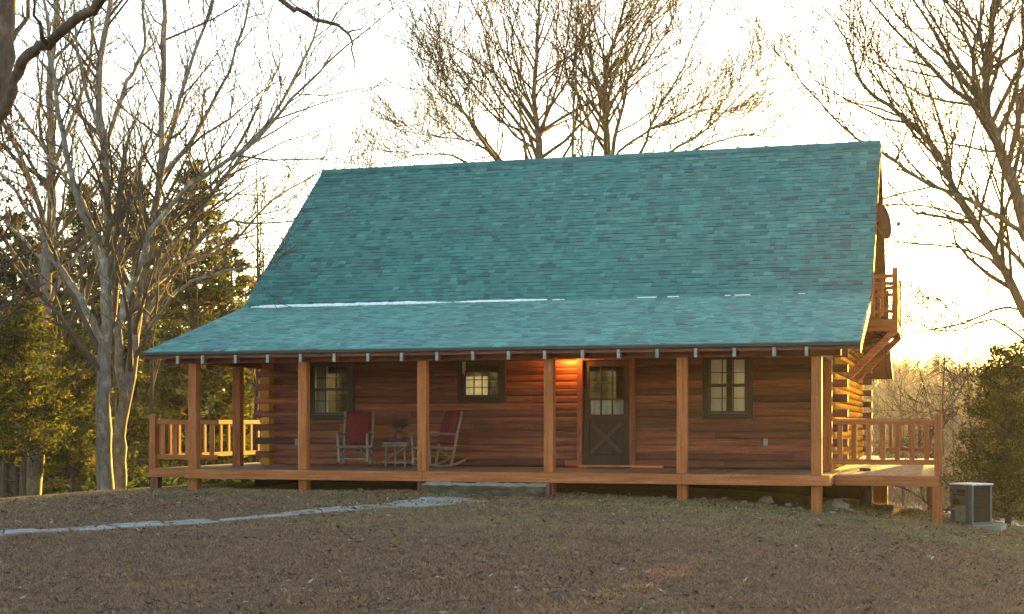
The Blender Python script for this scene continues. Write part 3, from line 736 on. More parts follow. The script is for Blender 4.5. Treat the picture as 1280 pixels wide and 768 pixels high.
def rocking_chair(label):
    root = empty('rocking_chair', (0, 0, 0), label, 'rocking chair', 'twig rocking chairs on the porch')
    W = .285
    for s_ in (-1, 1):
        x = s_*W
        q = MB(); q.tube([Vector((x, yy, .035+.10*((yy-.03)/.5)**2)) for yy in (-.46, -.32, -.16, 0, .16, .32, .48, .60)], [.02, .024, .025, .026, .026, .025, .022, .018], 8, .4, True); q.build('rocker', M['twig'], root, True)
        stick('leg', (x, -.27, .06), (x*1.04, -.30, .68), .028, root)
        stick('back_post', (x*.94, .25, .06), (x*1.02, .50, 1.12), .026, root, 6)
        q = MB(); q.tube([Vector((x*1.04, -.36, .66)), Vector((x*1.1, -.2, .69)), Vector((x*1.08, .05, .67)), Vector((x, .36, .66))], [.022, .026, .024, .02], 8, .55, True); q.build('arm', M['twig'], root, True)
        stick('side_rail', (x, -.30, .40), (x*.96, .34, .36), .022, root)
        stick('brace', (x, -.27, .20), (x*.45, -.295, .39), .015, root, 4)
        stick('brace', (x, .27, .18), (x, -.05, .37), .015, root, 4)
    stick('seat_rail', (-W-.07, -.29, .41), (W+.07, -.29, .41), .026, root)
    stick('seat_rail', (-W-.03, .30, .37), (W+.03, .30, .37), .022, root)
    stick('crest_rail', (-W-.02, .45, .98), (W+.02, .45, .98), .022, root)
    stick('stretcher', (-W, -.27, .17), (W, -.27, .17), .016, root)
    q = MB()
    for k in range(9): q.tube(wob((-.27+k*.0675, -.29, .425), (-.26+k*.065, .31, .39), 3, .004), [.014]*3, 6, rnd(.3, .7))
    q.build('seat', M['twig'], root, True)
    q = MB(); cushion(q, .50, .68, .10, Matrix.Translation((0, .375, .79)) @ Matrix.Rotation(R(90-14), 4, 'X')); q.build('back_cushion', M['red'], root, True)
    return root
c1 = rocking_chair('twig rocking chair with red cushions below the left window facing the lawn')
c1.location = (WX(444, 26.15), 26.15, FL); c1.rotation_euler = (0, 0, R(13)); c1.scale = (.97,)*3
c2 = copy_tree(c1); c2['label'] = 'twig rocking chair with red cushions turned sideways below the small window'
c2.location = (WX(541, 26.2), 26.2, FL); c2.rotation_euler = (0, 0, R(-36))
tb = empty('side_table', (0, 0, 0), 'low square twig table standing between the two rocking chairs', 'table')
for sx_ in (-1, 1):
    for sy in (-1, 1): stick('leg', (sx_*.21, sy*.19, 0), (sx_*.20, sy*.18, .46), .02, tb, 4)
for sy in (-1, 1):
    stick('stretcher', (-.27, sy*.2, .10), (.27, sy*.2, .10), .015, tb, 4); stick('apron', (-.28, sy*.2, .42), (.28, sy*.2, .43), .02, tb, 4)
stick('brace', (-.24, -.215, .13), (.24, -.215, .39), .014, tb, 4)
q = MB()
for k in range(9): q.tube(wob((-.26, -.2+k*.05, .465), (.26, -.2+k*.05, .465), 3, .004), [.022]*3, 6, rnd(.3, .7))
q.build('table_top', M['twig'], tb, True)
tb.location = (WX(500, 26.2), 26.2, FL); tb.rotation_euler = (0, 0, R(-8))
tx, ty = tb.location.x, tb.location.y
pot = empty('clay_pot', (tx, ty, FL+.487), 'dark brown clay pot of dry stems on the twig table', 'pot')
a = MB(); zz = FL+.49; a.tube([Vector((tx, ty, zz)), Vector((tx, ty, zz+.03)), Vector((tx, ty, zz+.10)), Vector((tx, ty, zz+.16)), Vector((tx, ty, zz+.18)), Vector((tx, ty, zz+.15))], [.07, .09, .115, .10, .11, .09], 16, cap=True); a.build('vessel', M['pot'], pot, True)
a = MB()
for k in range(26):
    an = rnd(0, 6.28); rr = rnd(.05, .15); top = Vector((tx+rr*math.cos(an), ty+rr*math.sin(an), zz+rnd(.26, .4))); a.tube([Vector((tx+.2*rr*math.cos(an), ty+.2*rr*math.sin(an), zz+.14)), top], [.005, .003], 4, .4)
    for _ in range(5): o_ = Vector((rnd(-.04, .04), rnd(-.04, .04), rnd(-.03, .04))); a.quad(top+o_, top+o_+Vector((.03, 0, .02)), top+o_+Vector((.03, .02, .045)), top+o_+Vector((0, .02, .03)))
a.build('dry_stems', M['trim'], pot)

# ------------------------------------------------------------------ heat pump, pad, cables
AX, AY = WX(1214, 27.0), 27.0; zg = WZ(656, AX, AY)
pad = MB(); pad.box(-.42, .55, -.42, .42, zg-.16, zg+.015)
pd = pad.build('concrete_pad', M['concrete'], None, bevel=.015); pd.location = (AX, AY, 0); pd.rotation_euler = (0, 0, R(-8)); tag(pd, 'low concrete slab under the grey heat pump', 'slab')
ac = empty('heat_pump', (0, 0, 0), 'grey outdoor heat pump with black louvred side on a slab', 'heat pump')
HW, H = .26, .74
a = MB(); a.box(-HW+.02, HW-.02, -HW+.02, HW-.02, .03, H-.02); a.build('coil', M['acdark'], ac)
a = MB()
for s_ in range(4):
    for k in range(26):
        z = .07+k*.0245
        for q in (0,):
            p = [(-HW+.03, -HW+.004, z), (HW-.03, -HW+.004, z), (HW-.03, -HW+.018, z+.012), (-HW+.03, -HW+.018, z+.012)]
            mt = Matrix.Rotation(R(90*s_), 4, 'Z'); a.quad(*[tuple(mt @ Vector(t)) for t in p])
a.build('louvre_grille', M['acdark'], ac)
for sx_ in (-1, 1):
    for sy in (-1, 1): a = MB(); a.box(min(sx_*HW, sx_*(HW-.045)), max(sx_*HW, sx_*(HW-.045)), min(sy*HW, sy*(HW-.045)), max(sy*HW, sy*(HW-.045)), .02, H-.03); a.build('corner_post', M['acgrey'], ac, bevel=.008)
a = MB(); a.box(-HW-.02, HW+.02, -HW-.02, HW+.02, H-.03, H); a.build('top_cover', M['white'], ac, bevel=.01)
a = MB(); a.box(-HW-.01, HW+.01, -HW-.01, HW+.01, .0, .04); a.build('base', M['acgrey'], ac, bevel=.006)
a = MB(); a.box(-HW-.012, -HW+.012, -HW+.045, HW-.045, .05, H-.04); a.build('service_panel', M['acgrey'], ac, bevel=.004)
a = MB(); a.box(-HW-.014, -HW-.0125, -.12, .14, .05, .34); a.build('lower_panel', M['dish'], ac)
a = MB(); a.box(-HW-.015, -HW-.0125, -.10, .08, H-.17, H-.11); a.box(-HW-.015, -HW-.0125, -.10, .14, H-.22, H-.195); a.build('rating_plate', M['dark'], ac)
a = MB(); a.box(-HW-.08, -HW-.016, .0, .13, .36, .47); a.build('junction_box', M['dark'], ac, bevel=.01)
ac.location = (AX, AY, zg+.016); ac.rotation_euler = (0, 0, R(46)); ac.scale = (.96, .96, .97)
def sag(name, pts, r, label):
    V = [Vector(p) for p in pts]; out = []
    for k in range(len(V)-1):
        p0, p1, p2, p3 = V[max(0, k-1)], V[k], V[k+1], V[min(len(V)-1, k+2)]
        for q in range(8):
            t = q/8; out.append(.5*((2*p1)+(p2-p0)*t+(2*p0-5*p1+4*p2-p3)*t*t+(3*p1-p0-3*p2+p3)*t**3))
    out.append(V[-1]); a = MB(); a.tube(out, [r]*len(out), 6); tag(a.build(name, M['cable'], None, True), label, 'cable')
cP = lambda px, py, y=26.2: tuple(P3(px, py, y))
sag('power_cable', [cP(1177, 598), cP(1186, 606), cP(1192, 618), cP(1196, 631, 26.7)], .016, 'black cable arching from the deck corner post to the heat pump top')
sag('refrigerant_hose', [cP(1152, 604), cP(1153, 620), cP(1160, 630), cP(1178, 637), cP(1190, 637), cP(1197, 634, 26.7)], .02, 'thick black hose looping low behind the deck post to the heat pump')
sag('drooping_wire', [cP(1090, 590, 27.7), cP(1110, 604, 27.4), cP(1135, 613, 27), cP(1158, 628, 26.5)], .010, 'thin wire drooping under the right deck from the log pier')

# ------------------------------------------------------------------ rocks by the piers
def rock(x, y, s_, label, sq=.6):
    r_ = random.Random(int(x*1000)); a = MB(); n_, m_ = 10, 7
    for i in range(m_+1):
        for k in range(n_):
            th = math.pi*i/m_; ph = 2*math.pi*k/n_; d_ = Vector((math.sin(th)*math.cos(ph), math.sin(th)*math.sin(ph)*.7, math.cos(th)*sq))
            a.v.append(tuple(Vector((x, y, gz(x, y)+s_*sq*.35))+d_*s_*(1+.45*mnoise.noise(d_*2+Vector((x, y, 0)))+.12*mnoise.noise(d_*6+Vector((x*3, y, 0))))))
    for i in range(m_):
        for k in range(n_): a.f.append((i*n_+k, i*n_+(k+1) % n_, (i+1)*n_+(k+1) % n_, (i+1)*n_+k)); a.t.append(.5)
    return tag(a.build('rock', M['rock'], None, origin=Vector((x, y, gz(x, y)))), label, 'rock', 'rocks around the porch piers')
rock(WX(1046, 26.0), 26.0, .20, 'largest pale rock under the right deck beside the corner pier')
rock(WX(958, 25.4), 25.4, .13, 'grey rock in the shade below the right window, between two piers')
for px, y, s_ in ((905, 25.2, .06), (930, 24.9, .05), (985, 25.1, .06), (880, 24.8, .05), (1000, 24.7, .05), (730, 24.8, .05), (450, 25.0, .06), (400, 24.8, .05), (830, 24.9, .05), (760, 24.9, .04), (1040, 24.5, .05), (1062, 25.4, .05)):
    rock(WX(px, y), y, s_, 'small loose stone on the bare soil along the porch edge')

# ------------------------------------------------------------------ trees
def grow(mbs, p, d, L, r, lvl, rg, maxl, up=.25, spread=(28, 58), dens=1.0, minr=.006, leaves=None):
    n_ = 4 if lvl >= maxl else 5
    pts = [p.copy()]; rad = [r]; dd = d.copy()
    for k in range(1, n_):
        dd = dd+Vector((rg.gauss(0, .16), rg.gauss(0, .16), rg.gauss(0, .13)+up*.16)); dd.normalize()
        pts.append(pts[-1]+dd*(L/(n_-1))); rad.append(max(minr*.6, r*(1-.72*k/(n_-1))))
    mbs[min(lvl, 1)].tube(pts, rad, 6 if r > .05 else (4 if r > .015 else 3), rg.random())
    sprout(mbs, pts, rad, L, lvl, rg, maxl, up, spread, dens, minr, leaves)
def sprout(mbs, pts, rad, L, lvl, rg, maxl, up, spread, dens, minr, leaves, start=.2, mul=1.0):
    if lvl >= maxl:
        if leaves is not None and rg.random() < leaves[1]:
            for _ in range(rg.randint(1, 2)):
                q = pts[-1].lerp(pts[-2], rg.random()); s_ = rg.uniform(.025, .045); a = Vector((rg.uniform(-1, 1), rg.uniform(-1, 1), rg.uniform(-1, .3)))*s_; b = Vector((rg.uniform(-1, 1), rg.uniform(-1, 1), rg.uniform(-1, 1)))*s_*.6
                leaves[0].quad(q, q+b, q+a+b*.4, q+a*1.2-b*.5, rg.random())
        return
    nch = max(2, int((3.2 + 3.5*min(1, L/3))*dens*mul+rg.random()))
    m = len(pts)-1
    for c in range(nch):
        f = start+(1-start)*((c+rg.random())/nch)**.8; x = f*m; i = min(m-1, int(x)); q = pts[i].lerp(pts[i+1], x-i); rr = rad[i]+(rad[i+1]-rad[i])*(x-i)
        t = (pts[i+1]-pts[i]).normalized(); u = t.orthogonal().normalized(); u.rotate(Matrix.Rotation(rg.uniform(0, 6.283), 3, t))
        if u.z < -.3 and rg.random() < .6: u = -u
        ang = R(rg.uniform(*spread)); d = t*math.cos(ang)+u*math.sin(ang)
        l2 = L*rg.uniform(.34, .62)*(1.08-.35*f); l2 = max(.25, min(l2, 4.2))
        r2 = max(minr, rr*rg.uniform(.42, .62))
        grow(mbs, q, d, l2, r2, lvl+1, rg, maxl, up, spread, dens, minr, leaves)
    # the leader runs on into a twig
    grow(mbs, pts[-1], (pts[-1]-pts[-2]).normalized(), max(.35, L*.36), max(minr, rad[-1]), lvl+1, rg, maxl, up, spread, dens, minr, leaves)
def smooth_line(V, rad, k=3):
    out, ro = [], []
    for i in range(len(V)-1):
        p0, p1, p2, p3 = V[max(0, i-1)], V[i], V[i+1], V[min(len(V)-1, i+2)]
        for q in range(k):
            t = q/k; out.append(.5*((2*p1)+(p2-p0)*t+(2*p0-5*p1+4*p2-p3)*t*t+(3*p1-p0-3*p2+p3)*t**3)); ro.append(rad[i]*(1-t)+rad[i+1]*t)
    out.append(V[-1]); ro.append(rad[-1]); return out, ro
def limb_tree(name, base_px, Y0, limbs, label, seed, bark_='bark', twig_='twigs', maxl=3, dens=1.25, up=.3, leaf=0.04, spread=(25, 55), minr=.011, group=None, base=None):
    """limbs: list of (points [(px, py, dY)], r0, r1, sprout?) at distance Y0"""
    rg = random.Random(seed)
    X0 = WX(base_px, Y0) if base is None else base[0]; root = empty(name, (X0, Y0, gz(X0, Y0)), label, 'tree', group)
    tr, cr, lf = MB(), MB(), MB()
    for pl, r0, r1, sp in limbs:
        V = []
        for q in pl:
            V.append(P3(q[0], q[1], Y0+(q[2] if len(q) > 2 else 0)) if q[1] is not None else Vector((WX(q[0], Y0), Y0, gz(WX(q[0], Y0), Y0)-.3)))
        rad = [r0+(r1-r0)*(k/(len(V)-1))**.9 for k in range(len(V))]
        pts, rr = smooth_line(V, rad)
        for k in range(1, len(pts)-1): pts[k] = pts[k]+Vector((rg.gauss(0, .015), rg.gauss(0, .03), rg.gauss(0, .015)))
        tr.tube(pts, rr, 9 if r0 > .08 else 6, rg.random())
        if sp:
            L = sum((pts[k+1]-pts[k]).length for k in range(len(pts)-1))
            sprout((tr, cr), pts, rr, L*sp, 1, rg, maxl, up, spread, dens, minr, (lf, leaf) if leaf else None, .22, 1.7*max(.5, min(2.2, L/4)))
    tr.build('trunk', M[bark_], root, True)
    if cr.f: cr.build('crown', M[twig_], root, True)
    if lf.f: lf.build('dead_leaves', M['oakleaf'], root)
    return root

# the pair of pale trees beside the left deck
limb_tree('bare_tree', 131, 28.6, [
    ([(131, None), (130, 560, 0), (129, 500, 0), (130, 450, 0), (133, 379, .1), (131, 305, .1), (136, 285, .2), (129, 176, .3), (125, 78, .5), (137, 10, .6), (144, -60, .8)], .20, .045, .55),
    ([(130, 450, 0), (122, 415, -.2), (99, 369, -.5), (66, 322, -.9), (48, 290, -1.2), (20, 240, -1.6), (-20, 190, -2)], .10, .03, .6),
    ([(133, 370, .1), (117, 289, .6), (96, 240, .9), (74, 211, 1.1), (50, 180, 1.3), (35, 156, 1.5), (8, 120, 1.8)], .075, .02, .55),
    ([(131, 310, .1), (105, 273, -.5), (78, 164, -.9), (66, 98, -1.1), (60, 20, -1.2), (52, -40, -1.3)], .085, .025, .55),
    ([(130, 190, .3), (150, 130, .8), (165, 90, 1.0), (183, 58, 1.2), (178, 0, 1.4)], .06, .025, .5),
    ([(129, 176, .3), (110, 120, 0), (98, 60, -.3), (90, -10, -.5)], .055, .02, .5),
], 'tall pale barked bare tree with upright trunk, just behind the left deck corner', 21, 'bark_pale', 'twigs_pale')
limb_tree('bare_tree', 149, 29.4, [
    ([(149, None), (150, 575, 0), (153, 527, 0), (166, 443, 0), (171, 379, .1), (186, 310, .2), (191, 281, .2), (199, 219, .3), (203, 129, .4), (207, 20, .6), (205, -50, .7)], .17, .04, .5),
    ([(156, 500, -.1), (147, 433, -.6), (158, 369, -.8), (180, 320, -1), (190, 290, -1.0), (230, 238, -1.2), (270, 211, -1.4), (324, 172, -1.6), (363, 125, -1.8), (410, 78, -2)], .105, .022, .6),
    ([(171, 390, .1), (200, 335, .7), (226, 293, 1), (265, 242, 1.3), (308, 187, 1.6), (351, 129, 1.9), (390, 50, 2.2), (400, -10, 2.4)], .085, .02, .55),
    ([(195, 260, .3), (211, 176, -.4), (234, 98, -.6), (265, 0, -.8), (275, -60, -.9)], .07, .022, .55),
    ([(198, 225, .3), (234, 183, .9), (273, 117, 1.3), (305, 31, 1.7), (315, -40, 1.9)], .06, .02, .55),
    ([(183, 418, 0), (213, 374, -.6), (240, 352, -.9), (282, 339, -1.3), (327, 334, -1.8)], .05, .015, .6),
    ([(180, 400, 0), (215, 345, .8), (273, 281, 1.6), (320, 280, 2.2), (367, 277, 2.8)], .06, .015, .6),
    ([(175, 370, 0), (230, 330, 1.5), (290, 305, 2.6), (340, 250, 3.4), (400, 215, 4.0)], .06, .014, .6),
], 'leaning pale bare tree whose long limbs sweep over the left roof end', 22, 'bark_pale', 'twigs_pale')
limb_tree('bare_tree', 40, 30.5, [
    ([(40, None), (42, 600, 0), (47, 557, 0), (54, 480, .1), (57, 404, .1), (57, 329, .1), (62, 297, .2), (66, 219, .3), (62, 120, .4), (70, 20, .5), (66, -60, .6)], .235, .05, .5),
    ([(58, 390, 0), (80, 340, .8), (110, 300, 1.6), (150, 240, 2.4), (190, 180, 3.2), (215, 120, 3.6)], .075, .018, .55),
    ([(62, 300, .2), (40, 230, -.7), (14, 170, -1.4), (-20, 110, -2)], .08, .03, .55),
    ([(66, 219, .3), (90, 150, .9), (112, 80, 1.4), (118, -10, 1.8)], .065, .025, .5),
    ([(57, 330, .2), (30, 300, 1.0), (5, 275, 1.6), (-25, 240, 2)], .05, .02, .5),
], 'thick grey trunked bare tree behind the low cedar at far left', 23, 'bark_pale', 'twigs_pale')
# the near oak whose trunk stands outside the picture on the left
limb_tree('oak_tree', -70, 14.2, [
    ([(-70, None), (-66, 500, 0), (-55, 330, 0), (-20, 180, 0), (4, 70, .1), (14, 0, .2), (40, -160, .3), (90, -300, .4)], .16, .08, 0),
    ([(-34, 215, 0), (-12, 165, 0), (8, 128, -.1), (23, 90, -.2), (40, 68, -.3), (59, 55, -.4), (98, 23, -.6), (129, 0, -.8), (200, -70, -1.0)], .078, .05, 0),
    ([(90, -300, .4), (200, -190, .6), (300, -60, .6), (351, 0, .6), (383, 18, .6), (414, 29, .6), (434, 41, .6), (441, 63, .6), (443, 85, .6)], .05, .006, .0),
    ([(390, 19, .6), (372, 10, .5), (352, -10, .4)], .012, .006, 0),
    ([(434, 41, .6), (448, 38, .5), (459, 30, .4), (463, 12, .3)], .011, .004, 0),
    ([(414, 29, .6), (424, 12, .8), (444, 3, 1)], .009, .004, 0),
    ([(14, 0, .2), (-20, -90, .4), (-60, -200, .8)], .08, .04, .3),
    ([(59, 55, -.4), (46, 30, -.8), (40, -10, -1.2)], .03, .01, .35),
    ([(4, 70, .1), (30, 20, .5), (44, -40, 1)], .04, .015, .35),
], 'near oak at far left with one thick knotty limb slanting across the corner', 24, 'bark', 'twigs', maxl=2, dens=.8)
# two oaks behind the ridge
limb_tree('bare_tree', 674, 45, [
    ([(674, None), (674, 400, 0), (673.6, 199, 0), (672, 165, 0), (668, 119, .2), (672, 43, .4), (676, -5, .6)], 0.172, 0.034, .6),
    ([(660, 240, 0), (655, 172, -.6), (622, 150, -1), (583, 104, -1.6), (554, 47, -2.2)], 0.066, 0.012, .75),
    ([(672, 200, 0), (651, 144, 1), (618, 93, 1.8), (604, 36, 2.4), (596, 5, 2.8)], 0.066, 0.012, .75),
    ([(665, 250, 0), (622, 196, -1.4), (583, 144, -2.2), (550, 119, -2.8), (518, 72, -3.4)], 0.066, 0.011, .75),
    ([(672, 180, 0), (680, 158, .5), (685, 122, .9), (698, 90, 1.2), (694, 43, 1.5), (700, 0, 1.8)], 0.050, 0.017, .6),
    ([(668, 270, 0), (608, 187, 1.6), (554, 172, 2.4), (507, 165, 3.2)], 0.056, 0.010, .75),
    ([(668, 285, 0), (586, 204, -2), (536, 193, -3), (500, 200, -3.6)], 0.053, 0.010, .75),
    ([(655, 260, 0), (600, 170, -3), (560, 110, -4), (535, 60, -4.4)], .07, .014, .7),
    ([(671, 150, .1), (650, 100, -1), (640, 50, -1.6), (648, 5, -2)], 0.046, 0.014, .6),
], 'bare spreading oak behind the ridge, the left of the two crowns', 31, 'bark', 'twigs', spread=(24, 56), dens=1.55, minr=.0125)
limb_tree('bare_tree', 760, 46, [
    ([(760, None), (760, 400, 0), (759, 196, 0), (757, 151, 0), (757, 93, .2), (769, 47, .3), (784, 0, .5)], 0.178, 0.030, .6),
    ([(762, 230, 0), (768, 176, .8), (780, 129, 1.2), (787, 90, 1.6), (802, 54, 2), (823, 0, 2.4)], 0.086, 0.017, .75),
    ([(757, 250, 0), (740, 196, -.8), (751, 144, -1.2), (742, 90, -1.6), (728, 40, -2), (735, 0, -2.2)], 0.059, 0.014, .6),
    ([(762, 220, 0), (773, 190, 1.2), (816, 162, 1.8), (852, 151, 2.2), (888, 137, 2.6), (938, 147, 3.2)], 0.063, 0.010, .75),
    ([(775, 250, 0), (830, 196, 2), (880, 165, 3), (915, 130, 3.6), (948, 92, 4)], .07, .014, .7),
    ([(790, 260, 0), (850, 200, -2), (900, 176, -2.8), (940, 168, -3.2)], .06, .014, .7),
    ([(762, 240, 0), (802, 190, -1), (816, 151, -1.4), (852, 86, -2), (881, 22, -2.6)], 0.066, 0.012, .75),
    ([(816, 162, 1.8), (859, 137, 2.6), (917, 104, 3.4), (955, 70, 4)], 0.033, 0.009, .75),
    ([(757, 151, 0), (775, 110, -.8), (810, 75, -1.4), (838, 30, -1.8), (842, 0, -2)], 0.046, 0.014, .75),
], 'bare spreading oak behind the ridge, the right of the two crowns', 32, 'bark', 'twigs', spread=(24, 56), dens=1.55, minr=.0125)
limb_tree('sapling', 720, 44, [
    ([(712, None), (714, 300, 0), (716, 196, 0), (719, 108, 0), (721, 36, .1), (724, -5, .2)], .07, .02, .35),
    ([(730, None), (729, 300, .4), (728, 194, .4), (726, 119, .5), (730, 80, .6)], .06, .015, .35),
], 'slim twin stemmed sapling between the two oak crowns behind the ridge', 33, 'bark', 'twigs', dens=.7)
# the leaning tree right of the house
limb_tree('bare_tree', 1350, 36, [
    ([(1350, None), (1340, 560, 0), (1318, 420, 0), (1290, 310, 0), (1257, 203, 0), (1233, 145, 0), (1232, 120, .1), (1237, 78, .2), (1240, 23, .4), (1243, -40, .6)], 0.211, 0.045, .75),
    ([(1330, 470, .1), (1303, 425, .3), (1280, 387, .4), (1255, 340, .5), (1230, 297, .6), (1194, 242, .8), (1171, 191, 1), (1128, 145, 1.2), (1081, 109, 1.4), (1062, 62, 1.6), (1046, 31, 1.8)], 0.148, 0.020, .75),
    ([(1296, 318, 0), (1272, 289, -.3), (1240, 265, -.4), (1194, 244, -.5), (1147, 223, -.3), (1104, 191, .2), (1058, 164, .8), (1011, 113, 1.2), (987, 82, 1.4)], 0.078, 0.016, .75),
    ([(1232, 125, .1), (1210, 105, .8), (1179, 74, 1.4), (1124, 23, 2), (1108, -5, 2.4)], 0.055, 0.016, .75),
    ([(1240, 170, 0), (1214, 133, -.6), (1155, 121, -1), (1089, 74, -1.4)], 0.047, 0.013, .75),
    ([(1250, 190, 0), (1225, 187, .6), (1167, 176, 1.1), (1120, 165, 1.5)], 0.039, 0.013, .75),
    ([(1258, 346, .4), (1237, 324, .0), (1197, 310, -.4), (1150, 306, -.3), (1108, 302, .2)], 0.047, 0.013, .75),
    ([(1220, 285, .6), (1200, 268, 1.2), (1153, 257, 1.8), (1104, 255, 2.4)], 0.039, 0.011, .75),
    ([(1310, 400, 0), (1259, 385, -1), (1206, 404, -1.8), (1131, 417, -2.4), (1095, 430, -2.8)], 0.043, 0.009, .75),
    ([(1300, 440, 0), (1241, 400, 1.4), (1190, 415, 2.2), (1130, 400, 3)], 0.039, 0.009, .75),
    ([(1325, 470, 0), (1260, 485, -1.6), (1215, 500, -2.4), (1180, 520, -3)], 0.035, 0.007, .75),
    ([(1237, 78, .2), (1260, 40, -.6), (1272, 0, -1)], 0.047, 0.018, .75),
    ([(1233, 140, 0), (1215, 70, -1), (1200, 20, -1.4), (1206, -20, -1.8)], 0.047, 0.018, .75),
    ([(1290, 310, 0), (1285, 220, 1), (1270, 130, 1.6), (1282, 40, 2)], 0.070, 0.027, .75),
], 'large bare tree leaning in from the right edge over the balcony', 41, 'bark', 'twigs', spread=(24, 55), dens=1.5, minr=.012)

# thin young trees: free growth
def young_tree(name, x, y, h, label, seed, bark_='bark', twig_='twigs', dens=1.0, maxl=3, lean=.04, r=None, group=None, up=.35, spread=(25, 50), lo=.25):
    rg = random.Random(seed); z = gz(x, y); root = empty(name, (x, y, z), label, 'tree', group); tr, cr = MB(), MB()
    n_ = 8; V = [Vector((x, y, z-.3))]; dx, dy = rg.gauss(0, lean), rg.gauss(0, lean)
    for k in range(1, n_): V.append(V[-1]+Vector((dx+rg.gauss(0, .025), dy+rg.gauss(0, .025), 1))*(h+.3)/(n_-1))
    r = r or h*.011; rad = [r*(1-.85*k/(n_-1)) for k in range(n_)]
    tr.tube(V, rad, 7, rg.random()); sprout((tr, cr), V, rad, h*.62, 1, rg, maxl, up, spread, dens, .011, None, lo, 3.2)
    tr.build('trunk', M[bark_], root, True); cr.build('crown', M[twig_], root, True); return root
for i, (px, y, h, lab) in enumerate(((455, 46, 12.5, 'thin bare sapling showing above the left end of the roof ridge'), (495, 48, 12.8, 'twiggy bare sapling just left of the spreading oak behind the ridge'), (395, 44, 10.5, 'slender bare tree rising beside the left slope of the roof'), (345, 47, 9.5, 'low bushy bare tree seen against the left eave slope'))):
    young_tree('bare_tree', WX(px, y), y, h, lab, 50+i, 'bark', 'twigs', 1.2, 3, .02, up=.6, spread=(15, 38))
for i, (px, y, h, lab) in enumerate(((1172, 44, 6.6, 'pale slim bare tree standing between the deck post and the right cedar'), (1128, 52, 6.5, 'thin bare tree behind the right deck railing nearest the house'), (1150, 60, 6.0, 'small bare tree further back in the meadow behind the right railing'), (1196, 56, 7.2, 'bare tree left of the cedar rising from the valley edge'), (1105, 66, 6.5, 'faint bare tree in the valley beneath the balcony braces'), (1225, 50, 7.8, 'bare tree half hidden by the right cedar'), (1163, 74, 7.5, 'hazy bare tree on the far side of the meadow'))):
    young_tree('bare_tree', WX(px, y), y, h, lab, 70+i, 'bark', 'twigs', 1.15, 3, .05, up=.2, spread=(30, 65), lo=.12)
# an oak sapling that keeps its russet leaves at the left edge
def leafy_tree(x, y, h, label):
    rg = random.Random(5); z = gz(x, y); root = empty('oak_sapling', (x, y, z), label, 'tree'); tr, cr, lf = MB(), MB(), MB()
    V = [Vector((x+.03*k, y, z-.2+k*(h+.2)/7)) for k in range(8)]; rad = [.07*(1-.8*k/7) for k in range(8)]
    tr.tube(V, rad, 7); sprout((tr, cr), V, rad, h*.45, 1, rg, 2, .3, (35, 70), 1.3, .006, None, .45, 7)
    for p in cr.v[::3]:
        if rg.random() < .8:
            for _ in range(3):
                q = Vector(p)+Vector((rg.gauss(0, .06), rg.gauss(0, .06), rg.gauss(0, .06))); a = Vector((rg.gauss(0, 1), rg.gauss(0, 1), rg.gauss(-.5, 1))).normalized()*rg.uniform(.06, .11); b = a.orthogonal().normalized()*rg.uniform(.025, .04)
                lf.quad(q, q+a*.5+b, q+a, q+a*.5-b, rg.random())
    tr.build('trunk', M['bark'], root, True); cr.build('twigs', M['twigs'], root, True); lf.build('crown', M['oakleaf'], root)
leafy_tree(WX(-22, 21), 21, 6.2, 'oak sapling with russet dead leaves at the left picture edge')

# ------------------------------------------------------------------ cedars
def cedar_mesh(seed, h, w_, dens=1.0, lo=.05, gap=0.0, leaf=.17, pt=.75):
    """foliage mass in local coordinates plus trunk: sprays of narrow leaf faces round many ascending branches"""
    rg = random.Random(seed); tr, fo_ = MB(), MB()
    V = [Vector((rg.gauss(0, .02)*k, rg.gauss(0, .02)*k, -.3+k*(h*.96+.3)/7)) for k in range(8)]; rad = [h*.017*(1-.9*k/7)+.01 for k in range(8)]
    tr.tube(V, rad, 7)
    nb = int(h*26*dens)
    for b in range(nb):
        f = lo+(1-lo)*rg.random()**.9; z = f*h
        prof_ = w_*.5*((1-f)**pt*(.35+.65*min(1, (f-lo+.12)/.25)))*rg.uniform(.55, 1.15)+.05*w_
        az = rg.uniform(0, 6.283)
        if gap and mnoise.noise(Vector((math.cos(az)*1.5, math.sin(az)*1.5, z*.9+seed))) < -.12+gap*.3-.15: 
            if rg.random() < gap: continue
        d = Vector((math.cos(az), math.sin(az), rg.uniform(-.1, .55))).normalized(); base = Vector((0, 0, z*.96)); L = prof_
        tip = base+d*L; tr.tube([base, base+d*L*.5+Vector((0, 0, -.02)), tip], [.012+.01*L, .008, .004], 3)
        bt = min(1, max(0, rg.gauss(.42, .2)))
        for k in range(int(12+34*L)):
            q = rg.uniform(.25, 1.05)**.8; c = base+d*L*q+Vector((rg.gauss(0, .09), rg.gauss(0, .09), rg.gauss(0, .07)))*(.5+L*.35)
            a = (d*rg.uniform(.3, 1)+Vector((rg.gauss(0, .5), rg.gauss(0, .5), rg.gauss(.05, .45)))).normalized()*leaf*rg.uniform(.6, 1.3); n_ = a.orthogonal().normalized(); n_.rotate(Matrix.Rotation(rg.uniform(0, 6.28), 3, a.normalized())); n_ = n_*leaf*rg.uniform(.12, .22)
            t = min(1, max(0, bt+rg.gauss(0, .13)))
            fo_.quad(c-a*.3-n_*.4, c+a*.25-n_, c+a, c+a*.3+n_, t)
            m_ = n_.cross(a).normalized()*n_.length
            fo_.quad(c-a*.2-m_*.3, c+a*.1-m_*1.1, c+a*.8+m_*.5, c+a*.15+m_, t)
    return tr, fo_
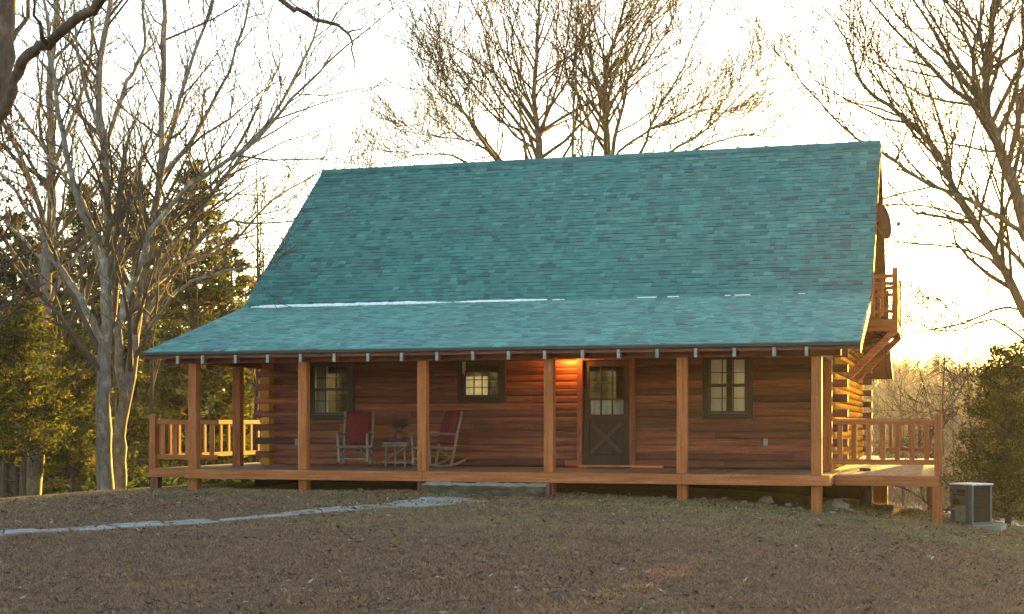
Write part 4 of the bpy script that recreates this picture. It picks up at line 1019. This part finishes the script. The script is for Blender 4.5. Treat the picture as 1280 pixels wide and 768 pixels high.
def cedar(name, x, y, h, w_, label, seed, mat='cedar', dens=1.0, lo=.05, gap=0., leaf=.17, pt=.75, group=None):
    tr, fo_ = cedar_mesh(seed, h, w_, dens, lo, gap, leaf, pt)
    root = empty(name, (0, 0, 0), label, 'tree', group)
    tr.build('trunk', M['bark_dark'], root, True); fo_.build('crown', M[mat], root); root.location = (x, y, gz(x, y)); return root
def at_top(px, y, py): return WX(px, y), y, WZ(py, WX(px, y), y)-gz(WX(px, y), y)
x, y, h = at_top(1258, 31, 428); cedar('cedar_tree', x, y, h, 2.6, 'dense dark cedar behind the heat pump at the right edge', 101, 'cedar_sun_gold', 3.2, .03, 0, .08, .5)
x, y, h = at_top(1292, 33, 395); cedar('cedar_tree', x, y, h, 2.8, 'taller cedar cut by the right picture edge', 102, 'cedar', 2.2, .03, .3, .085, .55)
x, y, h = at_top(30, 27.2, 372); cedar('cedar_tree', x, y, h, 3.0, 'yellow green spreading cedar in front of the thick trunk at left', 103, 'cedar_sun_gold', 2.8, .22, .35, .085, .5)
x, y, h = at_top(92, 31, 405); cedar('cedar_tree', x, y, h, 2.6, 'bushy golden green cedar between the grey trunks at left', 104, 'cedar_sun_gold', 2.0, .16, .3, .09, .55)
x, y, h = at_top(-30, 29, 300); cedar('cedar_tree', x, y, h, 3.0, 'dark cedar cut by the left picture edge', 105, 'cedar', 1.8, .15, .3, .10, .55)
for i, (x, y, h, w_) in enumerate(((5.5, 75, 13.5, 4.2), (8.9, 76, 13.5, 4.6), (5.2, 60, 11.2, 3.4), (7.6, 61, 11.5, 4.0), (10.4, 60, 11.0, 4.0), (5.6, 40, 7.5, 3.4))):
    cedar('cedar_tree', x, y, h, w_, 'unseen cedar added outside the right picture edge to shade the lawn', 110+i, 'cedar', 1.2, .03, .1, .14, .5, 'cedars added past the right edge')  # added out of view to keep sun patches off the lawn
tl = MB(); rg = random.Random(15)
for i in range(150):
    x = rg.uniform(-120, 70); y = -95-rg.random()*20; z = gz(x, y); h = rg.uniform(7, 13)
    tl.tube([Vector((x, y, z-.3)), Vector((x+rg.gauss(0, .3), y, z+h))], [.16, .03], 4, .2)
    for k in range(120):
        f = rg.uniform(.1, 1); an = rg.uniform(0, 6.28); q = rg.random()**.5*h*.2*(1.1-f); c = Vector((x+q*math.cos(an), y+q*math.sin(an), z+h*f)); a = Vector((rg.gauss(0, 1), rg.gauss(0, 1), rg.gauss(0, .7))).normalized()*.5; b = a.orthogonal().normalized()*.22
        tl.quad(c-a*.4, c+b, c+a, c-b, rg.random())
tag(tl.build('wood_edge', M['cedar']), 'wood edge across the lawn that the window panes mirror', 'wood', kind='stuff')
back = [  # px, Y, top py, width, lo, gap, mat, label
    (165, 46, 205, 4.2, .22, .5, 'cedar', 'tall open crowned conifer seen between the two pale trunks'),
    (243, 42, 185, 4.6, .15, .55, 'cedar_sun_gold', 'tallest golden conifer behind the left roof slope'),
    (205, 52, 240, 4.4, .15, .5, 'cedar', 'tall dark conifer deep behind the leaning pale tree'),
    (290, 44, 300, 3.8, .06, .4, 'cedar_sun_gold', 'golden conifer filling the view beneath the left eave corner'),
    (325, 50, 330, 4.0, .06, .4, 'cedar', 'dark conifer beside the log wall end seen through the porch'),
    (100, 44, 215, 4.0, .25, .55, 'cedar', 'open conifer above the bushy golden cedar at left'),
    (20, 42, 250, 4.4, .12, .45, 'cedar', 'broad dark conifer behind the thick grey trunk'),
    (60, 54, 270, 5.0, .1, .4, 'cedar', 'deep shaded conifer far back at left'),
    (255, 58, 320, 5.0, .05, .35, 'cedar', 'far dark conifer seen above the left deck railing'),
    (135, 60, 330, 5.2, .05, .35, 'cedar', 'far dark conifer low between the pale trunks'),
    (-20, 50, 300, 5.0, .08, .35, 'cedar', 'far conifer at the left picture edge'),
    (185, 66, 360, 5.0, .05, .3, 'cedar', 'distant low conifer behind the leaning pale trunk'),
    (310, 64, 380, 5.0, .05, .3, 'cedar', 'distant low conifer framed by the second porch post'),
    (30, 66, 360, 6.0, .05, .3, 'cedar', 'distant conifer in the dark wood at far left')]
for i, (px, y, py, w_, lo, gap, mat, lab) in enumerate(back):
    x, y, h = at_top(px, y, py); cedar('conifer', x, y, h, w_, lab, 120+i, mat, 1.15, lo, gap, .17, .62)
# straight bare trunks in the wood
rg = random.Random(77)
for i in range(26):
    y = rg.uniform(33, 62); px = rg.uniform(-30, 330); x = WX(px, y)
    if x > -15.5: continue
    young_tree('forest_tree', x, y, rg.uniform(6, 10), 'thin straight bare trunk in the dark wood at left', 200+i, 'bark_dark', 'twigs', .5, 2, .03, r=rg.uniform(.04, .10), group='thin trunks in the left wood', lo=.35)

# undergrowth of the left wood and the far wooded hillside: masses
us = MB(); rg = random.Random(9)
for i in range(9000):
    y = rg.uniform(31, 72); x = WX(rg.uniform(-160, 345), y)
    if x > -15.6: continue
    z = gz(x, y); hh = rg.uniform(.2, 1.5)*(1 if y > 36 else .35); d = Vector((rg.gauss(0, .25), rg.gauss(0, .25), 1)); 
    if rg.random() < .25: us.tube([Vector((x, y, z)), Vector((x, y, z))+d*hh*1.5], [.008, .004], 3, rg.random())
    for _ in range(5):
        c = Vector((x, y, z))+d*hh*rg.random()+Vector((rg.gauss(0, .15), rg.gauss(0, .15), 0)); a = Vector((rg.gauss(0, 1), rg.gauss(0, 1), rg.gauss(0, .6))).normalized()*.2; b = a.orthogonal().normalized()*.07
        us.quad(c-a*.4, c+b, c+a, c-b, rg.random()*.6)
tag(us.build('undergrowth', M['cedar']), 'dark shrubby undergrowth on the floor of the left wood', 'undergrowth', kind='stuff')
fwd = MB(); rg = random.Random(10)
for i in range(1300):
    y = 116+240*rg.random()**1.3; px = rg.uniform(980, 1420) if i < 950 else rg.uniform(-250, 980); x = WX(px, y); z = gz(x, y); h = rg.uniform(4, 7.5); tn = rg.random()
    r0 = .1+.0006*y
    fwd.tube([Vector((x, y, z-.3)), Vector((x+rg.gauss(0, .3), y, z+h*.5)), Vector((x+rg.gauss(0, .6), y, z+h))], [r0, r0*.6, .03], 3, tn)
    for k in range(22):
        f = rg.uniform(.2, .95); p = Vector((x, y, z+h*f)); an = rg.uniform(0, 6.28); L = h*.36*(1.1-f)+.5; d = Vector((math.cos(an), math.sin(an), rg.uniform(.3, 1.2))).normalized()
        q = p+d*L; fwd.tube([p, q], [.035+.0001*y, .02], 3, tn)
        for _ in range(3): e = (d+Vector((rg.gauss(0, .5), rg.gauss(0, .5), rg.gauss(.1, .4)))).normalized(); s_ = p.lerp(q, rg.uniform(.3, 1)); fwd.tube([s_, s_+e*L*.55], [.022, .012], 3, tn)
tag(fwd.build('far_wood', M['farwood']), 'hazy brown bare wood on the far hillside beyond the meadow', 'wood', kind='stuff')
# low scrub along the meadow's far edge and the yard edge
sc = MB(); rg = random.Random(14)
for i in range(420):
    y = rg.uniform(113, 132); x = WX(rg.uniform(1000, 1340), y); z = gz(x, y)
    for k in range(26):
        an = rg.uniform(0, 6.28); d = Vector((math.cos(an)*.6, math.sin(an)*.6, 1)).normalized(); L = rg.uniform(.5, 2.0); sc.tube([Vector((x, y, z)), Vector((x, y, z))+d*L], [.02, .008], 3, rg.random())
tag(sc.build('scrub', M['farwood']), 'low leafless scrub along the far edge of the pale meadow', 'scrub', kind='stuff')

# ------------------------------------------------------------------ grass and fallen leaves
rs = np.random.default_rng(4)
def grass(n_, name):
    d = np.sqrt(rs.uniform(10.5**2, 30**2, n_)) if False else 10.5*(31/10.5)**rs.random(n_)
    px = rs.uniform(-60, 1340, n_); lat = (px-640)/F*d
    x = lat*math.cos(PSI)-d*math.sin(PSI); y = lat*math.sin(PSI)+d*math.cos(PSI)
    keep = ~((x > PX0+.2) & (x < WX1) & (y > 24.9) & (y < 38)) & (y < 33)
    dm = np.full(n_, 9.)
    for p in path_pts[::4]: dm = np.minimum(dm, (x-p[0])**2+(y-p[1])**2)
    keep &= (dm > .34**2) | (rs.random(n_) <   .14+.3*(vnoise(x*2.2, y*2.2, 51) > .52))
    bare = vnoise(x*.9, y*.9, 21)*.6+vnoise(x*2.7, y*2.7, 22)*.4
    keep &= rs.random(n_) < .35+1.1*bare
    x, y, d = x[keep], y[keep], d[keep]; m = len(x)
    z = ground(x, y)-.004; h = rs.uniform(.012, .040, m)*(.7+.6*vnoise(x*1.7, y*1.7, 23)); w_ = .0022+d*.00022*rs.uniform(.6, 1.4, m)
    an = rs.uniform(0, 6.283, m); la = rs.uniform(0, 6.283, m); ln = rs.uniform(.3, 1.6, m)*h
    v = np.empty((m, 3, 3)); v[:, 0] = np.stack([x-np.cos(an)*w_, y-np.sin(an)*w_, z], 1); v[:, 1] = np.stack([x+np.cos(an)*w_, y+np.sin(an)*w_, z], 1); v[:, 2] = np.stack([x+np.cos(la)*ln, y+np.sin(la)*ln, z+h], 1)
    me = bpy.data.meshes.new(name); me.vertices.add(3*m); me.loops.add(3*m); me.polygons.add(m)
    me.vertices.foreach_set('co', v.ravel()); me.loops.foreach_set('vertex_index', np.arange(3*m)); me.polygons.foreach_set('loop_start', np.arange(0, 3*m, 3)); me.update(calc_edges=True)
    green = vnoise(x*.45, y*.45, 31)*.55+vnoise(x*1.6, y*1.6, 32)*.3+(-.30+.42*np.clip((y-15)/8, 0, 1)); gsel = np.clip((green-.33)/.25, 0, 1)
    t = np.where(rs.random(m) < gsel, rs.uniform(.5, .95, m), rs.uniform(0, .62, m))
    at = me.attributes.new('tone', 'FLOAT', 'FACE'); at.data.foreach_set('value', t.astype(np.float32))
    me.materials.append(M['grass']); o = bpy.data.objects.new(name, me); col.objects.link(o); return o
tag(grass(420000, 'grass'), 'short dry winter grass covering the lawn', 'grass', kind='stuff')
fl = MB(); rg = random.Random(6)
for i in range(9000):
    d = 10.8*(29/10.8)**rg.random(); px = rg.uniform(-40, 1320)
    if rg.random() < .25: d = rg.uniform(22, 26.5)
    lat = (px-640)/F*d; x = lat*math.cos(PSI)-d*math.sin(PSI); y = lat*math.sin(PSI)+d*math.cos(PSI)
    if PX0+.2 < x < WX1 and y > 25.6: continue
    if float(vnoise(x*.8, y*.8, 41)) < rg.random()*.75: continue
    c = Vector((x, y, gz(x, y)+.012)); s_ = rg.uniform(.014, .042); an = rg.uniform(0, 6.28); u = Vector((math.cos(an), math.sin(an), rg.uniform(-.3, .5)))*s_; v = Vector((-math.sin(an), math.cos(an), rg.uniform(-.3, .4)))*s_*rg.uniform(.4, .8)
    t = min(1, max(0, rg.gauss(.36, .28))) if rg.random() > .12 else rg.uniform(.8, 1); lift = Vector((0, 0, s_*rg.uniform(.1, .7)))
    fl.quad(c-u, c-v*.9, c+u*.2, c+v*.2+lift, t); fl.quad(c+u*.2, c-v*.5, c+u*1.1+lift, c+v*.9+lift*.6, t)
tag(fl.build('fallen_leaves', M['fallen']), 'scattered dry fallen leaves over the lawn', 'fallen leaves', kind='stuff')

tf = MB(); rg = random.Random(16)
for i in range(2300):
    d = 10.8*(30/10.8)**rg.random(); px = rg.uniform(-40, 1320); lat = (px-640)/F*d; x = lat*math.cos(PSI)-d*math.sin(PSI); y = lat*math.sin(PSI)+d*math.cos(PSI)
    if (PX0+.2 < x < WX1 and y > 25.4) or y > 32: continue
    vn = float(vnoise(x*.7, y*.7, 71))
    if vn < rg.random(): continue
    tt = rg.uniform(.62, 1) if rg.random() < .25+.3*(y > 19) else rg.uniform(.25, .62); z = gz(x, y); s_ = rg.uniform(.6, 1.3)
    for k in range(rg.randint(8, 16)):
        an = rg.uniform(0, 6.283); q = rg.random()*.05*s_; bx, by = x+q*math.cos(an), y+q*math.sin(an); h = rg.uniform(.018, .045)*s_; ln = h*rg.uniform(.3, 1.1); w_ = .0035+.0002*d; a2 = an+rg.gauss(0, .5)
        i0 = len(tf.v); tf.v += [(bx-w_*math.sin(a2), by+w_*math.cos(a2), z-.005), (bx+w_*math.sin(a2), by-w_*math.cos(a2), z-.005), (bx+ln*.5*math.cos(a2)+w_*.5*math.sin(a2), by+ln*.5*math.sin(a2)-w_*.5*math.cos(a2), z+h*.75), (bx+ln*math.cos(a2), by+ln*math.sin(a2), z+h*.95)]
        tf.f += [(i0, i0+1, i0+2), (i0, i0+2, i0+3)]; tf.t += [min(1, max(0, tt+rg.gauss(0, .08)))]*2
tag(tf.build('grass_tufts', M['grass']), 'loose tufts of longer dry grass in the lawn', 'grass', kind='stuff')
tw = MB()
for i in range(260):
    d = 10.8*(29/10.8)**rg.random(); px = rg.uniform(-40, 1320); lat = (px-640)/F*d; x = lat*math.cos(PSI)-d*math.sin(PSI); y = lat*math.sin(PSI)+d*math.cos(PSI)
    if PX0 < x < WX1 and y > 24: continue
    an = rg.uniform(0, 6.28); L = rg.uniform(.08, .32); e = (x+L*math.cos(an), y+L*math.sin(an)); m_ = ((x+e[0])/2+rg.gauss(0, .02), (y+e[1])/2+rg.gauss(0, .02))
    tw.tube([Vector((x, y, gz(x, y)+.012)), Vector((*m_, gz(*m_)+.025)), Vector((*e, gz(*e)+.015))], [.006, .005, .003], 4, rg.random())
tag(tw.build('fallen_twigs', M['twigs_pale']), 'small fallen twigs lying about the lawn', 'twigs', kind='stuff')

# ------------------------------------------------------------------ haze
HAZE = True
if HAZE:
    hz = MB(); hz.box(-440, 440, -90, 640, -12, 32); ho = hz.build('haze', None) if False else None
    me = bpy.data.meshes.new('haze'); me.from_pydata(hz.v, [], hz.f); ho = bpy.data.objects.new('haze', me); col.objects.link(ho)
    m = bpy.data.materials.new('haze_air'); m.use_nodes = True; n = m.node_tree.nodes; l = m.node_tree.links; n.remove(n['Principled BSDF'])
    v = n.new('ShaderNodeVolumePrincipled'); v.inputs['Color'].default_value = (.98, .92, .90, 1); v.inputs['Density'].default_value = .00033; v.inputs['Anisotropy'].default_value = .35
    l.new(v.outputs[0], n['Material Output'].inputs['Volume']); me.materials.append(m); ho['kind'] = 'stuff'; ho.display_type = 'WIRE'
